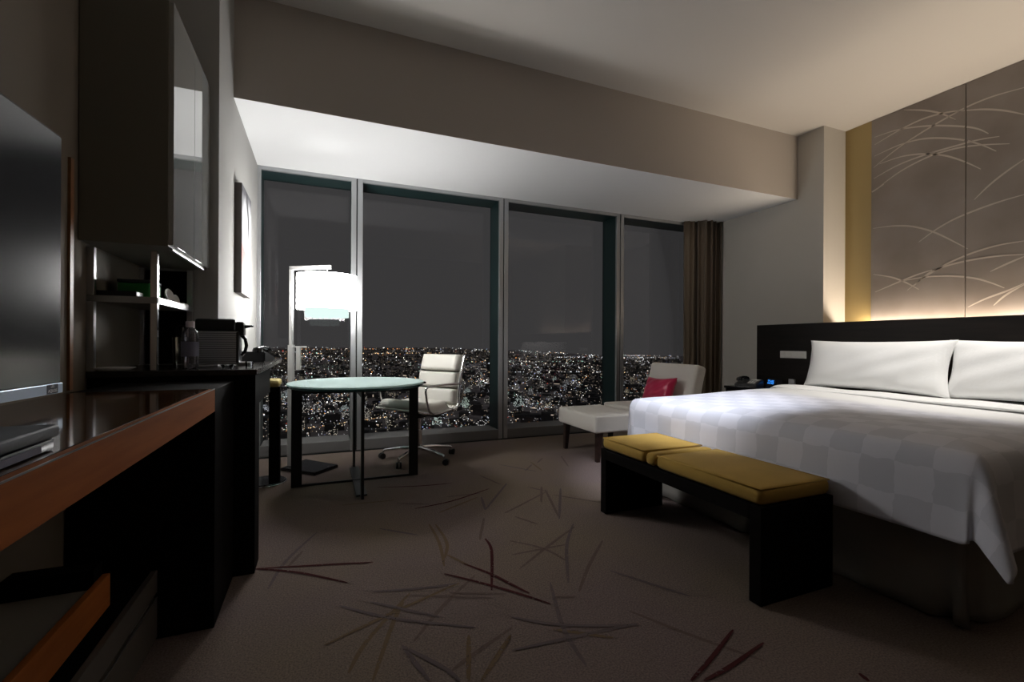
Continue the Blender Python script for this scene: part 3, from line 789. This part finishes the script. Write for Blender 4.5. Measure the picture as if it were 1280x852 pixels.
def normal_at(i):
    a, c = prof[max(i - 1, 0)], prof[min(i + 1, 60)]; d = (c[0] - a[0], c[1] - a[1]); l = math.hypot(*d); return (d[1] / l, -d[0] / l)
def pad(i0, i1, th, base, W=.235):
    """a cushion lying on the sling between profile stations"""
    bm = nb(); n = i1 - i0
    def top(a, c):
        i = i0 + min(n, int(round(a * n))); p = prof[i]; nx, nz = normal_at(i); v = c * 2 - 1
        q = (max(0, 1 - abs(a * 2 - 1) ** 14) * max(0, 1 - abs(v) ** 14)) ** .5
        h = base + th * q
        return (p[0] + nx * h, v * W, p[1] + nz * h)
    def bot(a, c):
        i = i0 + min(n, int(round(a * n))); p = prof[i]; nx, nz = normal_at(i); v = c * 2 - 1
        return (p[0] + nx * base, v * W, p[1] + nz * base)
    grid(bm, n, 18, top); grid(bm, n, 18, bot)
    bmesh.ops.remove_doubles(bm, verts=bm.verts, dist=.0004)
    return bm
# normal_at points down/back; pads go to the other side (up / forward)
bm = nb(); grid(bm, 60, 8, lambda a, c: (prof[int(round(a * 60))][0], (c * 2 - 1) * .24, prof[int(round(a * 60))][1]))
o = obj('sling', bm, 'leather', ch, smooth=True); sd = o.modifiers.new('thickness', 'SOLIDIFY'); sd.thickness = .014; sd.offset = 0
obj('seat_pad', pad(0, 25, .082, .008), 'leather', ch, smooth=True)
for i0, i1 in ((32, 41), (41, 50), (50, 60)): obj('back_pad', pad(i0, i1, .05, .008), 'leather', ch, smooth=True)
for s in (-1, 1):
    bm = nb(); tube(bm, [(p[0], s * .25, p[1]) for p in prof], .0105, 8); obj('side_rail', bm, 'chrome', ch, smooth=True)
    bm = nb()
    A = [(.10, s * .262, .428), (.16, s * .272, .46), (.195, s * .278, .55), (.21, s * .28, .625), (.205, s * .28, .65), (.18, s * .28, .662), (.0, s * .28, .668), (-.17, s * .278, .665), (-.25, s * .272, .66), (-.285, s * .268, .64), (-.285, s * .262, .58), (-.27, s * .257, .52)]
    tube(bm, A, [.0095] * len(A), 8); obj('armrest', bm, 'chrome', ch, smooth=True)
bm = nb(); lathe(bm, [(.028, .10), (.028, .26), (.018, .262), (.018, .40)], seg=20); obj('gas_column', bm, 'chrome', ch, smooth=True, auto=28)
bm = nb(); box(bm, -.11, .11, -.05, .05, .365, .415, bev=.012, seg=3); box(bm, -.03, .03, -.24, .24, .39, .412, bev=.006); obj('tilt_mechanism', bm, 'blackmetal', ch, smooth=True, auto=28)
for k in range(5):
    a = math.radians(12 - 214 + 72 * k); c, s = math.cos(a), math.sin(a)
    bm = nb(); tube(bm, [(.02 * c, .02 * s, .105), (.15 * c, .15 * s, .098), (.30 * c, .30 * s, .078), (.318 * c, .318 * s, .066)], [.021, .017, .013, .012], 10)
    lathe(bm, [(.009, .045), (.009, .08)], (.318 * c, .318 * s, 0), 8); obj('base_leg', bm, 'chrome', ch, smooth=True, auto=50)
    cs = thing('caster', '', '', (.318 * c, .318 * s, 0), a + .7); del cs['label']; del cs['category']; cs.parent = ch
    bm = nb()
    for q in (-1, 1):
        tube(bm, [(.01, q * .006, .026), (.01, q * .021, .026)], .026, 18)
    obj('wheel', bm, 'black_pl', cs, smooth=True, auto=28)

# ------------------------------------------------------------------ floor lamp
LPX, LPY = -.212, 4.11        # pole
LSX, LSY = .052, 3.93         # shade axis
fl = thing('floor_lamp', 'lit drum-shade floor lamp with nickel pole and black base plate at the window', 'lamp', (-.07, 4.08, 0))
bm = nb(); pq = [(-.035, 3.815), (.145, 4.005), (-.105, 4.30), (-.285, 4.065)]
prism(bm, pq, .004, .032); bmesh.ops.bevel(bm, geom=list(bm.edges), offset=.006, segments=2, affect='EDGES'); o = obj('base_plate', bm, 'black_gl', fl, world=True)
bm = nb(); prism(bm, [(p[0] * 1.0, p[1]) for p in pq], 0, .008); obj('base_rim', bm, 'chrome', o, world=True)
dirx = Vector((LSX - LPX, LSY - LPY, 0)).normalized(); ra = math.atan2(dirx.y, dirx.x); RZ = Matrix.Rotation(ra, 3, 'Z')
bm = nb(); box(bm, LPX - .022, LPX + .022, LPY - .014, LPY + .014, .03, 1.0, bev=.002, rot=RZ, pivot=(LPX, LPY, 0)); obj('lower_pole', bm, 'whitemetal', fl, world=True)
bm = nb(); box(bm, LPX - .013, LPX + .013, LPY - .012, LPY + .012, 1.0, 1.631, bev=.002, rot=RZ, pivot=(LPX, LPY, 0)); obj('upper_pole', bm, 'whitemetal', fl, world=True)
L_ = math.dist((LPX, LPY), (LSX, LSY)); bm = nb(); box(bm, LPX - .013, LPX + L_ + .03, LPY - .012, LPY + .012, 1.601, 1.631, bev=.002, rot=RZ, pivot=(LPX, LPY, 0)); obj('arm', bm, 'whitemetal', fl, world=True)
bm = nb(); tube(bm, [(LSX, LSY, 1.604), (LSX, LSY, 1.49)], .005, 8); lathe(bm, [(.03, 1.43), (.03, 1.49)], (LSX, LSY, 0), 16); obj('stem', bm, 'whitemetal', fl, smooth=True, auto=28, world=True)
bm = nb(); tube(bm, [(LPX + .02 * dirx.x, LPY + .02 * dirx.y, .985), (LPX + .14 * dirx.x, LPY + .14 * dirx.y, .985)], .006, 8)
box(bm, LPX + .05, LPX + .085, LPY - .01, LPY + .01, .80, .985, bev=.002, rot=RZ, pivot=(LPX, LPY, 0)); obj('height_clamp', bm, 'whitemetal', fl, world=True)
R1, R2 = .221, .162
bm = nb(); lathe(bm, [(R1 - .006, 1.281), (R1, 1.281), (R1, 1.548), (R1 - .006, 1.548), (R1 - .006, 1.281)], (LSX, LSY, 0), 64, capb=False, capt=False); obj('lamp_shade', bm, 'shade', fl, smooth=True, auto=28, world=True)
bm = nb(); lathe(bm, [(R2 - .005, 1.219), (R2, 1.219), (R2, 1.50), (R2 - .005, 1.50), (R2 - .005, 1.219)], (LSX, LSY, 0), 64, capb=False, capt=False); o = obj('inner_shade', bm, 'shade_in', fl, smooth=True, auto=28, world=True)
bm = nb(); lathe(bm, [(.02, 1.224), (R2 - .006, 1.224), (R2 - .006, 1.228), (.02, 1.228)], (LSX, LSY, 0), 64); obj('diffuser', bm, 'shade_in', o, smooth=True, auto=28, world=True)
bm = nb()
for k in range(3):
    a = k * 2 * PI / 3; tube(bm, [(LSX, LSY, 1.50), (LSX + (R1 - .004) * math.cos(a), LSY + (R1 - .004) * math.sin(a), 1.535)], .003, 6)
obj('spider', bm, 'whitemetal', fl, world=True)

# ------------------------------------------------------------------ left wall joinery
desk = thing('television_desk', 'long lacquered walnut wall desk with orange-brown front edge', 'desk', (-.55, .8, 0))
B_('desk_top', 'deskwood', desk, -.757, -.362, -.6, 1.925, .776, .854, bev=.002)
B_('support_panel', 'black', desk, -.757, -.42, -.6, -.56, 0, .776)
B_('front_edge', 'deskedge', desk, -.362, -.344, -.6, 1.925, .774, .853)
B_('edge_inlay', 'steel', desk, -.3462, -.3436, -.6, 1.925, .8522, .8546)
bm = nb(); box(bm, -.755, -.344, 1.93, 2.312, 0, .853, bev=.003)
tag(obj('minibar_cabinet', bm, 'black', None), 'black cabinet block at the end of the walnut desk', 'cabinet')
shelf = thing('wall_shelf', 'low grey wall shelf with orange-brown wooden front edge below the desk', 'shelf', (-.65, .9, .27))
B_('shelf_board', 'greypanel', shelf, -.757, -.566, -.55, 1.60, .27, .345)
B_('front_edge', 'deskedge', shelf, -.566, -.548, -.55, 1.655, .27, .362, bev=.002)
B_('end_board', 'black', shelf, -.757, -.566, 1.60, 1.655, .27, .40, bev=.002)
dr = thing('drawer_unit', 'low dark grey drawer unit on the floor under the wall shelf', 'drawers', (-.63, 1.2, 0))
B_('body', 'black', dr, -.757, -.527, .3, 1.925, .0, .225)
B_('drawer', 'drawer', dr, -.527, -.509, .3, 1.925, .165, .240, bev=.002)
d2 = B_('drawer', 'drawer', dr, -.527, -.509, .3, 1.925, .012, .148, bev=.002)
B_('edge_trim', 'steel', d2, -.511, -.5085, .3, 1.925, .1455, .149)
B_('drawer_pull', 'steel', dr, -.560, -.515, 1.70, 1.86, .150, .160, bev=.003)

bm = nb(); box(bm, -.48, -.375, .2, .925, .855, .872, bev=.004); r = thing('lacquer_box', 'flat black lacquer box on the walnut desk in front of the television', 'box', (-.43, .56, .855))
obj('base', bm, 'navy_lacquer', r, smooth=True, auto=28, world=True)
bm = nb(); box(bm, -.485, -.37, .195, .93, .874, .893, bev=.006, seg=3); obj('lid', bm, 'navy_lacquer', r, smooth=True, auto=28, world=True)
bm = nb(); box(bm, -.374, -.3715, .25, .88, .8585, .868); obj('front_stripe', bm, 'label', r, world=True)  # thin blue-grey stripe along the front face

# television
tv = thing('television', 'large flat television with silver bottom bezel standing on the walnut desk', 'television', (-.66, .94, .855))
B_('housing', 'black_pl', tv, -.665, -.622, .31, 1.561, .888, 1.552, bev=.006)
B_('screen', 'screen', tv, -.6225, -.6205, .318, 1.553, .916, 1.544)
bz = B_('bottom_bezel', 'bezel', tv, -.630, -.618, .31, 1.561, .8875, .9135, bev=.002)
st = B_('logo_sticker', 'navy', bz, -.6181, -.6176, 1.490, 1.537, .8890, .9120)
text('logo_text', 'LED', .0085, 'txt', st, (-.6174 + .66, 1.5135 - .94, .9070 - .855), (PI / 2, 0, PI / 2), .0001)
text('logo_text', 'AQUOS', .0108, 'txt', st, (-.6174 + .66, 1.5135 - .94, .8960 - .855), (PI / 2, 0, PI / 2), .0001)
B_('neck', 'black_pl', tv, -.665, -.63, .80, 1.08, .868, .90)
B_('foot', 'black_gl', tv, -.715, -.60, .62, 1.26, .8551, .868, bev=.004)

tv.location.x = -.684; tv.rotation_euler.z = math.radians(-2.4)

# hanging cabinet with mirror doors
cab = thing('wall_cabinet', 'tall hanging cabinet with mirrored grey doors above the open shelf', 'cabinet', (-.70, 2.59, 1.40))
B_('carcass', 'cab_side', cab, -.848, -.566, 2.252, 2.925, 1.405, 2.395, bev=.002)
for y0, y1 in ((2.254, 2.588), (2.592, 2.924)): B_('door', 'cab_door', cab, -.566, -.549, y0, y1, 1.412, 2.39, bev=.0015)
B_('bottom_light_rail', 'steel', cab, -.575, -.562, 2.30, 2.86, 1.396, 1.405)

# counter
ct = thing('counter', 'black counter with dark stone top running along the left wall to the window', 'counter', (-.55, 3.0, 0))
B_('stone_top', 'stone', ct, -.848, -.256, 2.317, 2.927, .876, .901, bev=.002); B_('stone_top', 'stone', ct, -.508, -.256, 2.927, 3.745, .876, .901, bev=.002)
B_('front_panel', 'black', ct, -.845, -.262, 2.320, 2.345, 0, .876)
B_('side_panel', 'black', ct, -.290, -.262, 2.345, 2.47, 0, .876)
B_('apron', 'black', ct, -.30, -.275, 2.47, 3.12, .722, .876)
B_('inner_box', 'black', ct, -.50, -.30, 2.47, 3.12, .722, .876)
B_('wall_bracket', 'black', ct, -.508, -.45, 3.40, 3.70, .78, .876)
stl = thing('counter_stool', 'pedestal stool with ochre seat and round black base under the counter end', 'stool', (-.36, 3.79, 0))
B_('seat', 'ochre', stl, -.46, -.262, 3.68, 3.88, .70, .752, bev=.02, seg=4)
B_('pedestal', 'black', stl, -.333, -.262, 3.70, 3.80, .02, .70, bev=.003)
bm = nb(); lathe(bm, [(.135, .0), (.138, .008), (.13, .018), (.03, .026), (.0, .026)], seg=48); o = obj('base', bm, 'black_gl', stl, smooth=True, auto=28)
bm = nb(); tube(bm, [(.138 * math.cos(2 * PI * k / 40), .138 * math.sin(2 * PI * k / 40), .006) for k in range(40)], .005, 6, closed=True); obj('rim', bm, 'chrome', o, smooth=True)

# open shelf unit under the cabinet
us = thing('open_shelf', 'steel-framed open shelf between hanging cabinet and counter', 'shelf', (-.72, 2.6, .902))
for x, y in ((-.632, 2.335), (-.632, 2.90), (-.838, 2.335), (-.838, 2.90)):
    B_('post', 'chrome' if y < 2.5 and x > -.7 else 'steel', us, x - .012, x + .012, y - .012, y + .012, .9015, 1.395, bev=.002)
sb = B_('shelf_board', 'shelfin', us, -.845, -.625, 2.33, 2.905, 1.182, 1.200)
B_('front_strip', 'shelfmetal', sb, -.85, -.620, 2.322, 2.330, 1.178, 1.204); B_('side_strip', 'steel', sb, -.625, -.617, 2.330, 2.905, 1.178, 1.204)
B_('back_panel', 'shelfin', us, -.8495, -.842, 2.35, 2.89, .905, 1.39)
B_('end_panel', 'black', us, -.838, -.64, 2.915, 2.922, .905, 1.39)
bm = nb(); box(bm, -.80, -.68, 2.47, 2.60, 1.2005, 1.275, bev=.004); r = thing('tea_tin', 'green tin box on the open steel shelf', 'tin', (-.74, 2.535, 1.2005))
obj('tin', bm, 'green', r, smooth=True, auto=28, world=True)
bm = nb(); box(bm, -.802, -.678, 2.468, 2.602, 1.276, 1.29, bev=.004); obj('lid', bm, 'black_pl', r, smooth=True, auto=28, world=True)
bm = nb(); box(bm, -.835, -.70, 2.36, 2.44, 1.2005, 1.228, bev=.003); tag(obj('snack_tray', bm, 'black_pl', None, smooth=True, auto=28), 'low dark tray on the open steel shelf beside the green tin', 'tray')
def saucer(x, y, tilt, r, lab):
    t = thing('saucer', lab, 'saucer', (x, y, 1.2005), math.radians(75), 'saucers standing on the shelf')
    bm = nb(); lathe(bm, [(.0, .0), (r * .5, .0), (r, .012), (r, .015), (r * .5, .004), (0, .004)], seg=28)
    bmesh.ops.rotate(bm, verts=bm.verts, cent=(0, 0, 0), matrix=Matrix.Rotation(math.radians(tilt), 3, 'X'))
    z = min(v.co.z for v in bm.verts); bmesh.ops.translate(bm, verts=bm.verts, vec=(0, 0, -z + .0005)); obj('plate', bm, 'white', t, smooth=True, auto=50)
    bm = nb(); box(bm, -.03, .03, -.02, .025, 0, .006, bev=.002); obj('stand', bm, 'steel', t)
saucer(-.648, 2.56, 74, .032, 'taller white saucer standing upright on the steel shelf'); saucer(-.648, 2.665, 74, .023, 'smaller white saucer standing upright on the steel shelf')
bm = nb(); box(bm, -.70, -.63, 2.74, 2.86, 1.2005, 1.215, bev=.001); tag(obj('menu_card', bm, 'paper', None), 'white card stack at the window end of the steel shelf', 'card')
bm = nb(); lathe(bm, [(0, 0), (.05, 0), (.075, .012), (.072, .014), (.048, .004), (0, .004)], seg=28); tag(obj('coaster_dish', bm, 'white', None, smooth=True, loc=(-.78, 2.372, .9015)), 'small pale dish on the counter beside the television', 'dish')

# coffee machine: front faces +x
cm = thing('coffee_machine', 'black and chrome ribbed capsule coffee machine on the counter', 'coffee machine', (-.49, 2.72, .9015), 0)
bm = nb(); box(bm, -.09, .115, -.052, .052, .008, .175, bev=.008); obj('body', bm, 'black_pl', cm, smooth=True, auto=28)
for s in (-1, 1):
    bm = nb()
    for k in range(15):
        z = .012 + k * .0108; n = 14
        prism(bm, [(-.078 + .186 * j / n, s * (.051 + .012 * math.sin(PI * j / n))) for j in range(n + 1)] + [(.108, s * .045), (-.078, s * .045)], z, z + .0086)
    obj('ribbed_side', bm, 'ribs', cm, smooth=True, auto=28)
bm = nb(); box(bm, -.075, .10, -.048, .048, .172, .235, bev=.014, seg=3); box(bm, .095, .135, -.034, .034, .15, .222, bev=.008, seg=3); obj('head', bm, 'black_pl', cm, smooth=True, auto=28)
bm = nb(); tube(bm, [(.11, 0, .18), (.135, 0, .195), (.155, 0, .20)], .006, 8); box(bm, .13, .172, -.02, .02, .196, .206, bev=.003); obj('lever', bm, 'black_gl', cm, smooth=True, auto=28)
bm = nb(); tube(bm, [(.118, 0, .155), (.136, 0, .135), (.142, 0, .10), (.135, 0, .07), (.12, 0, .05)], .008, 10); obj('cup_support', bm, 'black_gl', cm, smooth=True)
bm = nb(); box(bm, .105, .165, -.045, .045, .0, .018, bev=.004); obj('drip_tray', bm, 'steel', cm, smooth=True, auto=28)
bm = nb(); box(bm, -.155, -.088, -.045, .045, .012, .20, bev=.016, seg=3); t_ = obj('water_tank', bm, 'black_gl', cm, smooth=True, auto=28)
bm = nb(); tube(bm, [(-.12, -.047, .03), (-.12, -.047, .19)], .004, 6); tube(bm, [(-.10, -.047, .03), (-.10, -.047, .19)], .003, 6); obj('tank_highlight_strip', bm, 'chrome', t_)

bt = thing('water_bottle', 'clear plastic water bottle with pale cap in front of the coffee machine', 'bottle', (-.532, 2.445, .9015))
bm = nb(); lathe(bm, [(.026, 0), (.032, .004), (.033, .02), (.031, .03), (.033, .04), (.033, .13), (.031, .14), (.0325, .15), (.030, .162), (.018, .180), (.0145, .184), (.0145, .195)], seg=28, capt=False); obj('body', bm, 'plastic_bottle', bt, smooth=True)
bm = nb(); lathe(bm, [(.0168, .184), (.0168, .2075), (.015, .210), (0, .210)], seg=24); obj('cap', bm, 'cap', bt, smooth=True, auto=28)
bm = nb(); lathe(bm, [(.0335, .055), (.0335, .12)], seg=28, capb=False, capt=False); obj('label_band', bm, 'label', bt, smooth=True)
gl = thing('drinking_glass', 'plain glass tumbler standing behind the water bottle', 'glass', (-.585, 2.53, .9015))
bm = nb(); lathe(bm, [(.0, .0), (.029, .0), (.034, .14), (.032, .14), (.027, .008), (0, .008)], seg=28); obj('tumbler', bm, 'clearglass', gl, smooth=True, auto=50)
for k, (x, y, lab) in enumerate(((-.385, 2.42, 'small glass dish near the counter corner'), (-.30, 2.44, 'tiny glass jar on the counter corner'))):
    bm = nb(); lathe(bm, [(0, 0), (.02, 0), (.028, .018), (.026, .018), (.018, .004), (0, .004)] if k == 0 else [(0, 0), (.016, 0), (.017, .03), (.014, .03), (.013, .004), (0, .004)], seg=20)
    tag(obj('glass_dish' if k == 0 else 'glass_jar', bm, 'clearglass', None, smooth=True, auto=50, loc=(x, y, .9015)), lab, 'dish' if k == 0 else 'jar')
telephone('telephone', 'black telephone on the stone counter behind the coffee machine', (-.385, 3.27, .9015), math.radians(78))

# picture on the niche wall
bm = nb(); box(bm, 0, .04, -.215, .215, -.355, .355, bev=.001)
pc = obj('canvas_picture', bm, 'picture_side', None, loc=(-.5095, 3.645, 1.695)); tag(pc, 'narrow abstract canvas on the white wall beside the window', 'picture')
bm = nb(); box(bm, .0402, .0412, -.214, .214, -.354, .354); obj('painted_face', bm, 'picture', pc)
bm = nb(); ribbon(bm, [(-.02, .33), (.06, .20), (.10, .03)], .05, lambda q: (.0416, q.x, q.y)); obj('dark_brush_stroke', bm, 'black_pl', pc)

# ------------------------------------------------------------------ night city far below
GZ = -215.
rc = random.Random(11)
def far_r(az):   # where the lights end, by compass azimuth from +y
    d = math.degrees(az); t = min(1, max(0, (d - 12) / 20)); return 21000 * (1 - t) + 8600 * t
bm = nb(); azs = [math.radians(-40 + 110 * k / 60) for k in range(61)]; prev = None
rad = [250, 700, 1500, 3500, 8000]
for az in azs:
    ring = [bm.verts.new((math.sin(az) * r, math.cos(az) * r, 0)) for r in rad + [far_r(az) * 1.06]]
    if prev:
        for k in range(len(ring) - 1): bm.faces.new((prev[k], ring[k], ring[k + 1], prev[k + 1]))
    prev = ring
o = obj('city_ground', bm, 'city', None, loc=(0, 0, GZ)); o['kind'] = 'structure'

# buildings: a tower, a slab, a stepped block
def bld_mesh(kind):
    bm = nb()
    if kind == 0: box(bm, -13, 13, -13, 13, 0, 62); box(bm, -6, 6, -6, 6, 62, 68); box(bm, -14, 14, -14, 14, 0, 6)
    elif kind == 1: box(bm, -30, 30, -8, 8, 0, 36); box(bm, -26, -18, -5, 5, 36, 40); box(bm, 16, 24, -5, 5, 36, 40); box(bm, -30.5, 30.5, -8.5, 8.5, 0, 4)
    elif kind == 2: box(bm, -20, 20, -16, 16, 0, 22); box(bm, -14, 14, -11, 11, 22, 40); box(bm, -8, 8, -6, 6, 40, 52)
    else: box(bm, -16, 16, -12, 12, 0, 28); box(bm, -15, 6, -10, 10, 28, 31); box(bm, -10, -2, -4, 4, 31, 35)
    return bm
names = ('tower_building', 'slab_building', 'stepped_building', 'block_building'); mats_ = ('bld1', 'bld2', 'bld3', 'bld1')
labs = ('distant tower building with lit windows in the night city', 'distant long apartment slab with lit windows in the night city',
        'distant stepped building with bright windows in the night city', 'distant low block building with lit windows in the night city')
protos = []
for k in range(4):
    protos.append(tag(obj(names[k], bld_mesh(k), mats_[k], None), labs[k], 'building', names[k].replace('_', ' ') + 's of the night city'))
placed = []; used = [0] * 4; tries = 0
while len(placed) < 240 and tries < 20000:
    tries += 1
    az = math.radians(rc.uniform(-13, 45)); D = 900 * (3.6) ** rc.random()
    x, y = math.sin(az) * D, math.cos(az) * D
    if any((x - a) ** 2 + (y - c) ** 2 < 68 ** 2 for a, c in placed): continue
    placed.append((x, y)); k = rc.choices((0, 1, 2, 3), (2, 3, 2, 4))[0]
    o = protos[k]
    if used[k]: o = o.copy(); COL.objects.link(o)
    used[k] += 1
    o.location = (x, y, GZ); o.rotation_euler = (0, 0, rc.uniform(0, PI)); s = rc.uniform(.5, .85); o.scale = (s, s, s * rc.uniform(.5, .95))

# everything smaller or farther: low blocks and lamps as two masses
bm = nb()
for k in range(4200):
    az = math.radians(rc.uniform(-15, 47)); D = 850 * (far_r(az) / 1100) ** (rc.random() ** 1.1); x, y = math.sin(az) * D, math.cos(az) * D
    if D < 3600 and any((x - a) ** 2 + (y - c) ** 2 < 55 ** 2 for a, c in placed): continue
    w = rc.uniform(5, 16) * (1 + D / 6000); d = rc.uniform(5, 14) * (1 + D / 6000); h = rc.uniform(5, 16) * (1 + D / 9000) * (2.2 if rc.random() < .06 else 1); a = rc.uniform(0, PI)
    box(bm, x - w, x + w, y - d, y + d, 0, h, rot=Matrix.Rotation(a, 3, 'Z'), pivot=(x, y, 0))
o = obj('city_blocks', bm, 'bld2', None, loc=(0, 0, GZ)); tag(o, 'dark mass of low city blocks stretching to the horizon', 'buildings', kind='stuff')

LC = [((1, .93, .80), 1.7), ((.88, .95, 1), 1.7), ((1, .70, .36), 1.7), ((1, .42, .12), 1.8), ((1, .12, .06), 1.5), ((.55, 1, .80), 1.4), ((.40, .50, 1), 1.4), ((1, .95, .85), 7.)]
LM = [emit('city_lamp_%s' % n, c, s, False) for (c, s), n in zip(LC, ('warm_white', 'cool_white', 'amber', 'orange', 'red', 'green', 'blue', 'flood'))]
bm = nb()
def lamp_pt(x, y, z, r, mi):
    V = [bm.verts.new((x + r * a, y + r * c, z + r * d)) for a, c, d in ((1, 0, 0), (0, 1, 0), (-1, 0, 0), (0, -1, 0), (0, 0, 1), (0, 0, -1))]
    for a, c, d in ((0, 1, 4), (1, 2, 4), (2, 3, 4), (3, 0, 4), (1, 0, 5), (2, 1, 5), (3, 2, 5), (0, 3, 5)): bm.faces.new((V[a], V[c], V[d])).material_index = mi
W = (30, 40, 9, 5, 2.5, 4, 4, 2.5)
clus = [(math.radians(rc.uniform(-14, 45)), rc.uniform(.02, .20)) for _ in range(60)]
for k in range(8800):
    az = math.radians(rc.uniform(-15, 47)); R = far_r(az)
    d0 = 215 / R; dep = d0 + (.235 - d0) * rc.random() ** 1.25
    if rc.random() < .35:
        ca, cd_ = rc.choice(clus); az = ca + rc.gauss(0, .018); dep = max(215 / far_r(az), cd_ + rc.gauss(0, .008))
    D = 215 / math.tan(dep) if dep < 1 else 900
    # thin the lights where whole districts are dark
    if math.sin(az * 23 + D * .0021) + math.sin(az * 51 - D * .0013 + 2) < -.7 and rc.random() < .75: continue
    if D < 3500 and any((math.sin(az) * D - a) ** 2 + (math.cos(az) * D - c) ** 2 < 30 ** 2 for a, c in placed): continue
    rr_ = D * .0006 * (rc.uniform(.55, 1.2) if rc.random() < .93 else rc.uniform(1.3, 2.2))
    lamp_pt(math.sin(az) * D, math.cos(az) * D, rc.uniform(3, 16) + rr_, rr_, rc.choices(range(8), W)[0])
# avenues: strings of amber and white lamps
for (a0, D0, a1, D1, n, mi) in ((10, 1050, 26, 1230, 60, 3), (9, 1100, 22, 1180, 40, 3), (-6, 1080, 12, 1000, 60, 4), (-12, 1500, -4, 2600, 40, 0), (-3, 1200, 8, 1350, 50, 2), (20, 3300, 36, 3500, 70, 1), (12, 5000, 36, 5600, 60, 5),
                               (-10, 9000, 14, 9500, 70, 2), (28, 7000, 42, 7400, 60, 1), (-2, 15000, 12, 16000, 50, 3), (2, 2000, 5, 5000, 40, 1), (14, 1500, 16, 3500, 40, 0), (30, 1200, 33, 4000, 40, 0)):
    for k in range(n):
        t = (k + rc.uniform(-.3, .3)) / n; az = math.radians(a0 + (a1 - a0) * t); D = D0 + (D1 - D0) * t
        rr_ = D * .00075 * rc.uniform(.6, 1.4); lamp_pt(math.sin(az) * D + rc.gauss(0, D * .004), math.cos(az) * D, 8 + rr_, rr_, mi if rc.random() < .75 else rc.choice((0, 2, 3)))
o = obj('city_lights', bm, LM[0], None, loc=(0, 0, GZ))
for m_ in LM[1:]: o.data.materials.append(m_)
tag(o, 'scattered street lamps and lights of the night city', 'lights', kind='stuff')

# ------------------------------------------------------------------ light
w = bpy.data.worlds.new('night_sky'); S.world = w; w.use_nodes = True
bg = w.node_tree.nodes['Background']; bg.inputs['Color'].default_value = (1., .98, .98, 1); bg.inputs['Strength'].default_value = .045

def point(name, loc, power, color, size):
    l = bpy.data.lights.new(name, 'POINT'); l.energy = power; l.color = color; l.shadow_soft_size = size
    o = bpy.data.objects.new(name, l); COL.objects.link(o); o.location = loc; return o
def spot(name, loc, aim, power, color, angle, blend, size=.05):
    l = bpy.data.lights.new(name, 'SPOT'); l.energy = power; l.color = color; l.spot_size = math.radians(angle); l.spot_blend = blend; l.shadow_soft_size = size
    o = bpy.data.objects.new(name, l); COL.objects.link(o); o.location = loc
    o.rotation_euler = (Vector(aim) - Vector(loc)).to_track_quat('-Z', 'Y').to_euler(); return o
point('floor_lamp_bulb', (LSX, LSY, 1.42), 48, (1, .98, .96), .05)
# added spots, unseen and without fittings, to brighten the bed foot and pillows
spot('bed_foot_fill_spot', (1.55, 1.2, 3.20), (2.34, 2.38, .6), 600, (.87, .91, 1), 32, 1.)
spot('pillow_fill_spot', (3.30, .95, 3.20), (3.72, 1.85, .66), 300, (1, .965, .92), 54, 1.)
S.view_settings.view_transform = 'Standard'; S.view_settings.look = 'None'; S.view_settings.exposure = 0; S.view_settings.gamma = 1
S.view_settings.use_curve_mapping = False
S.cycles.use_denoising = True
S.cycles.max_bounces = 8; S.cycles.transparent_max_bounces = 16; S.cycles.sample_clamp_indirect = 4
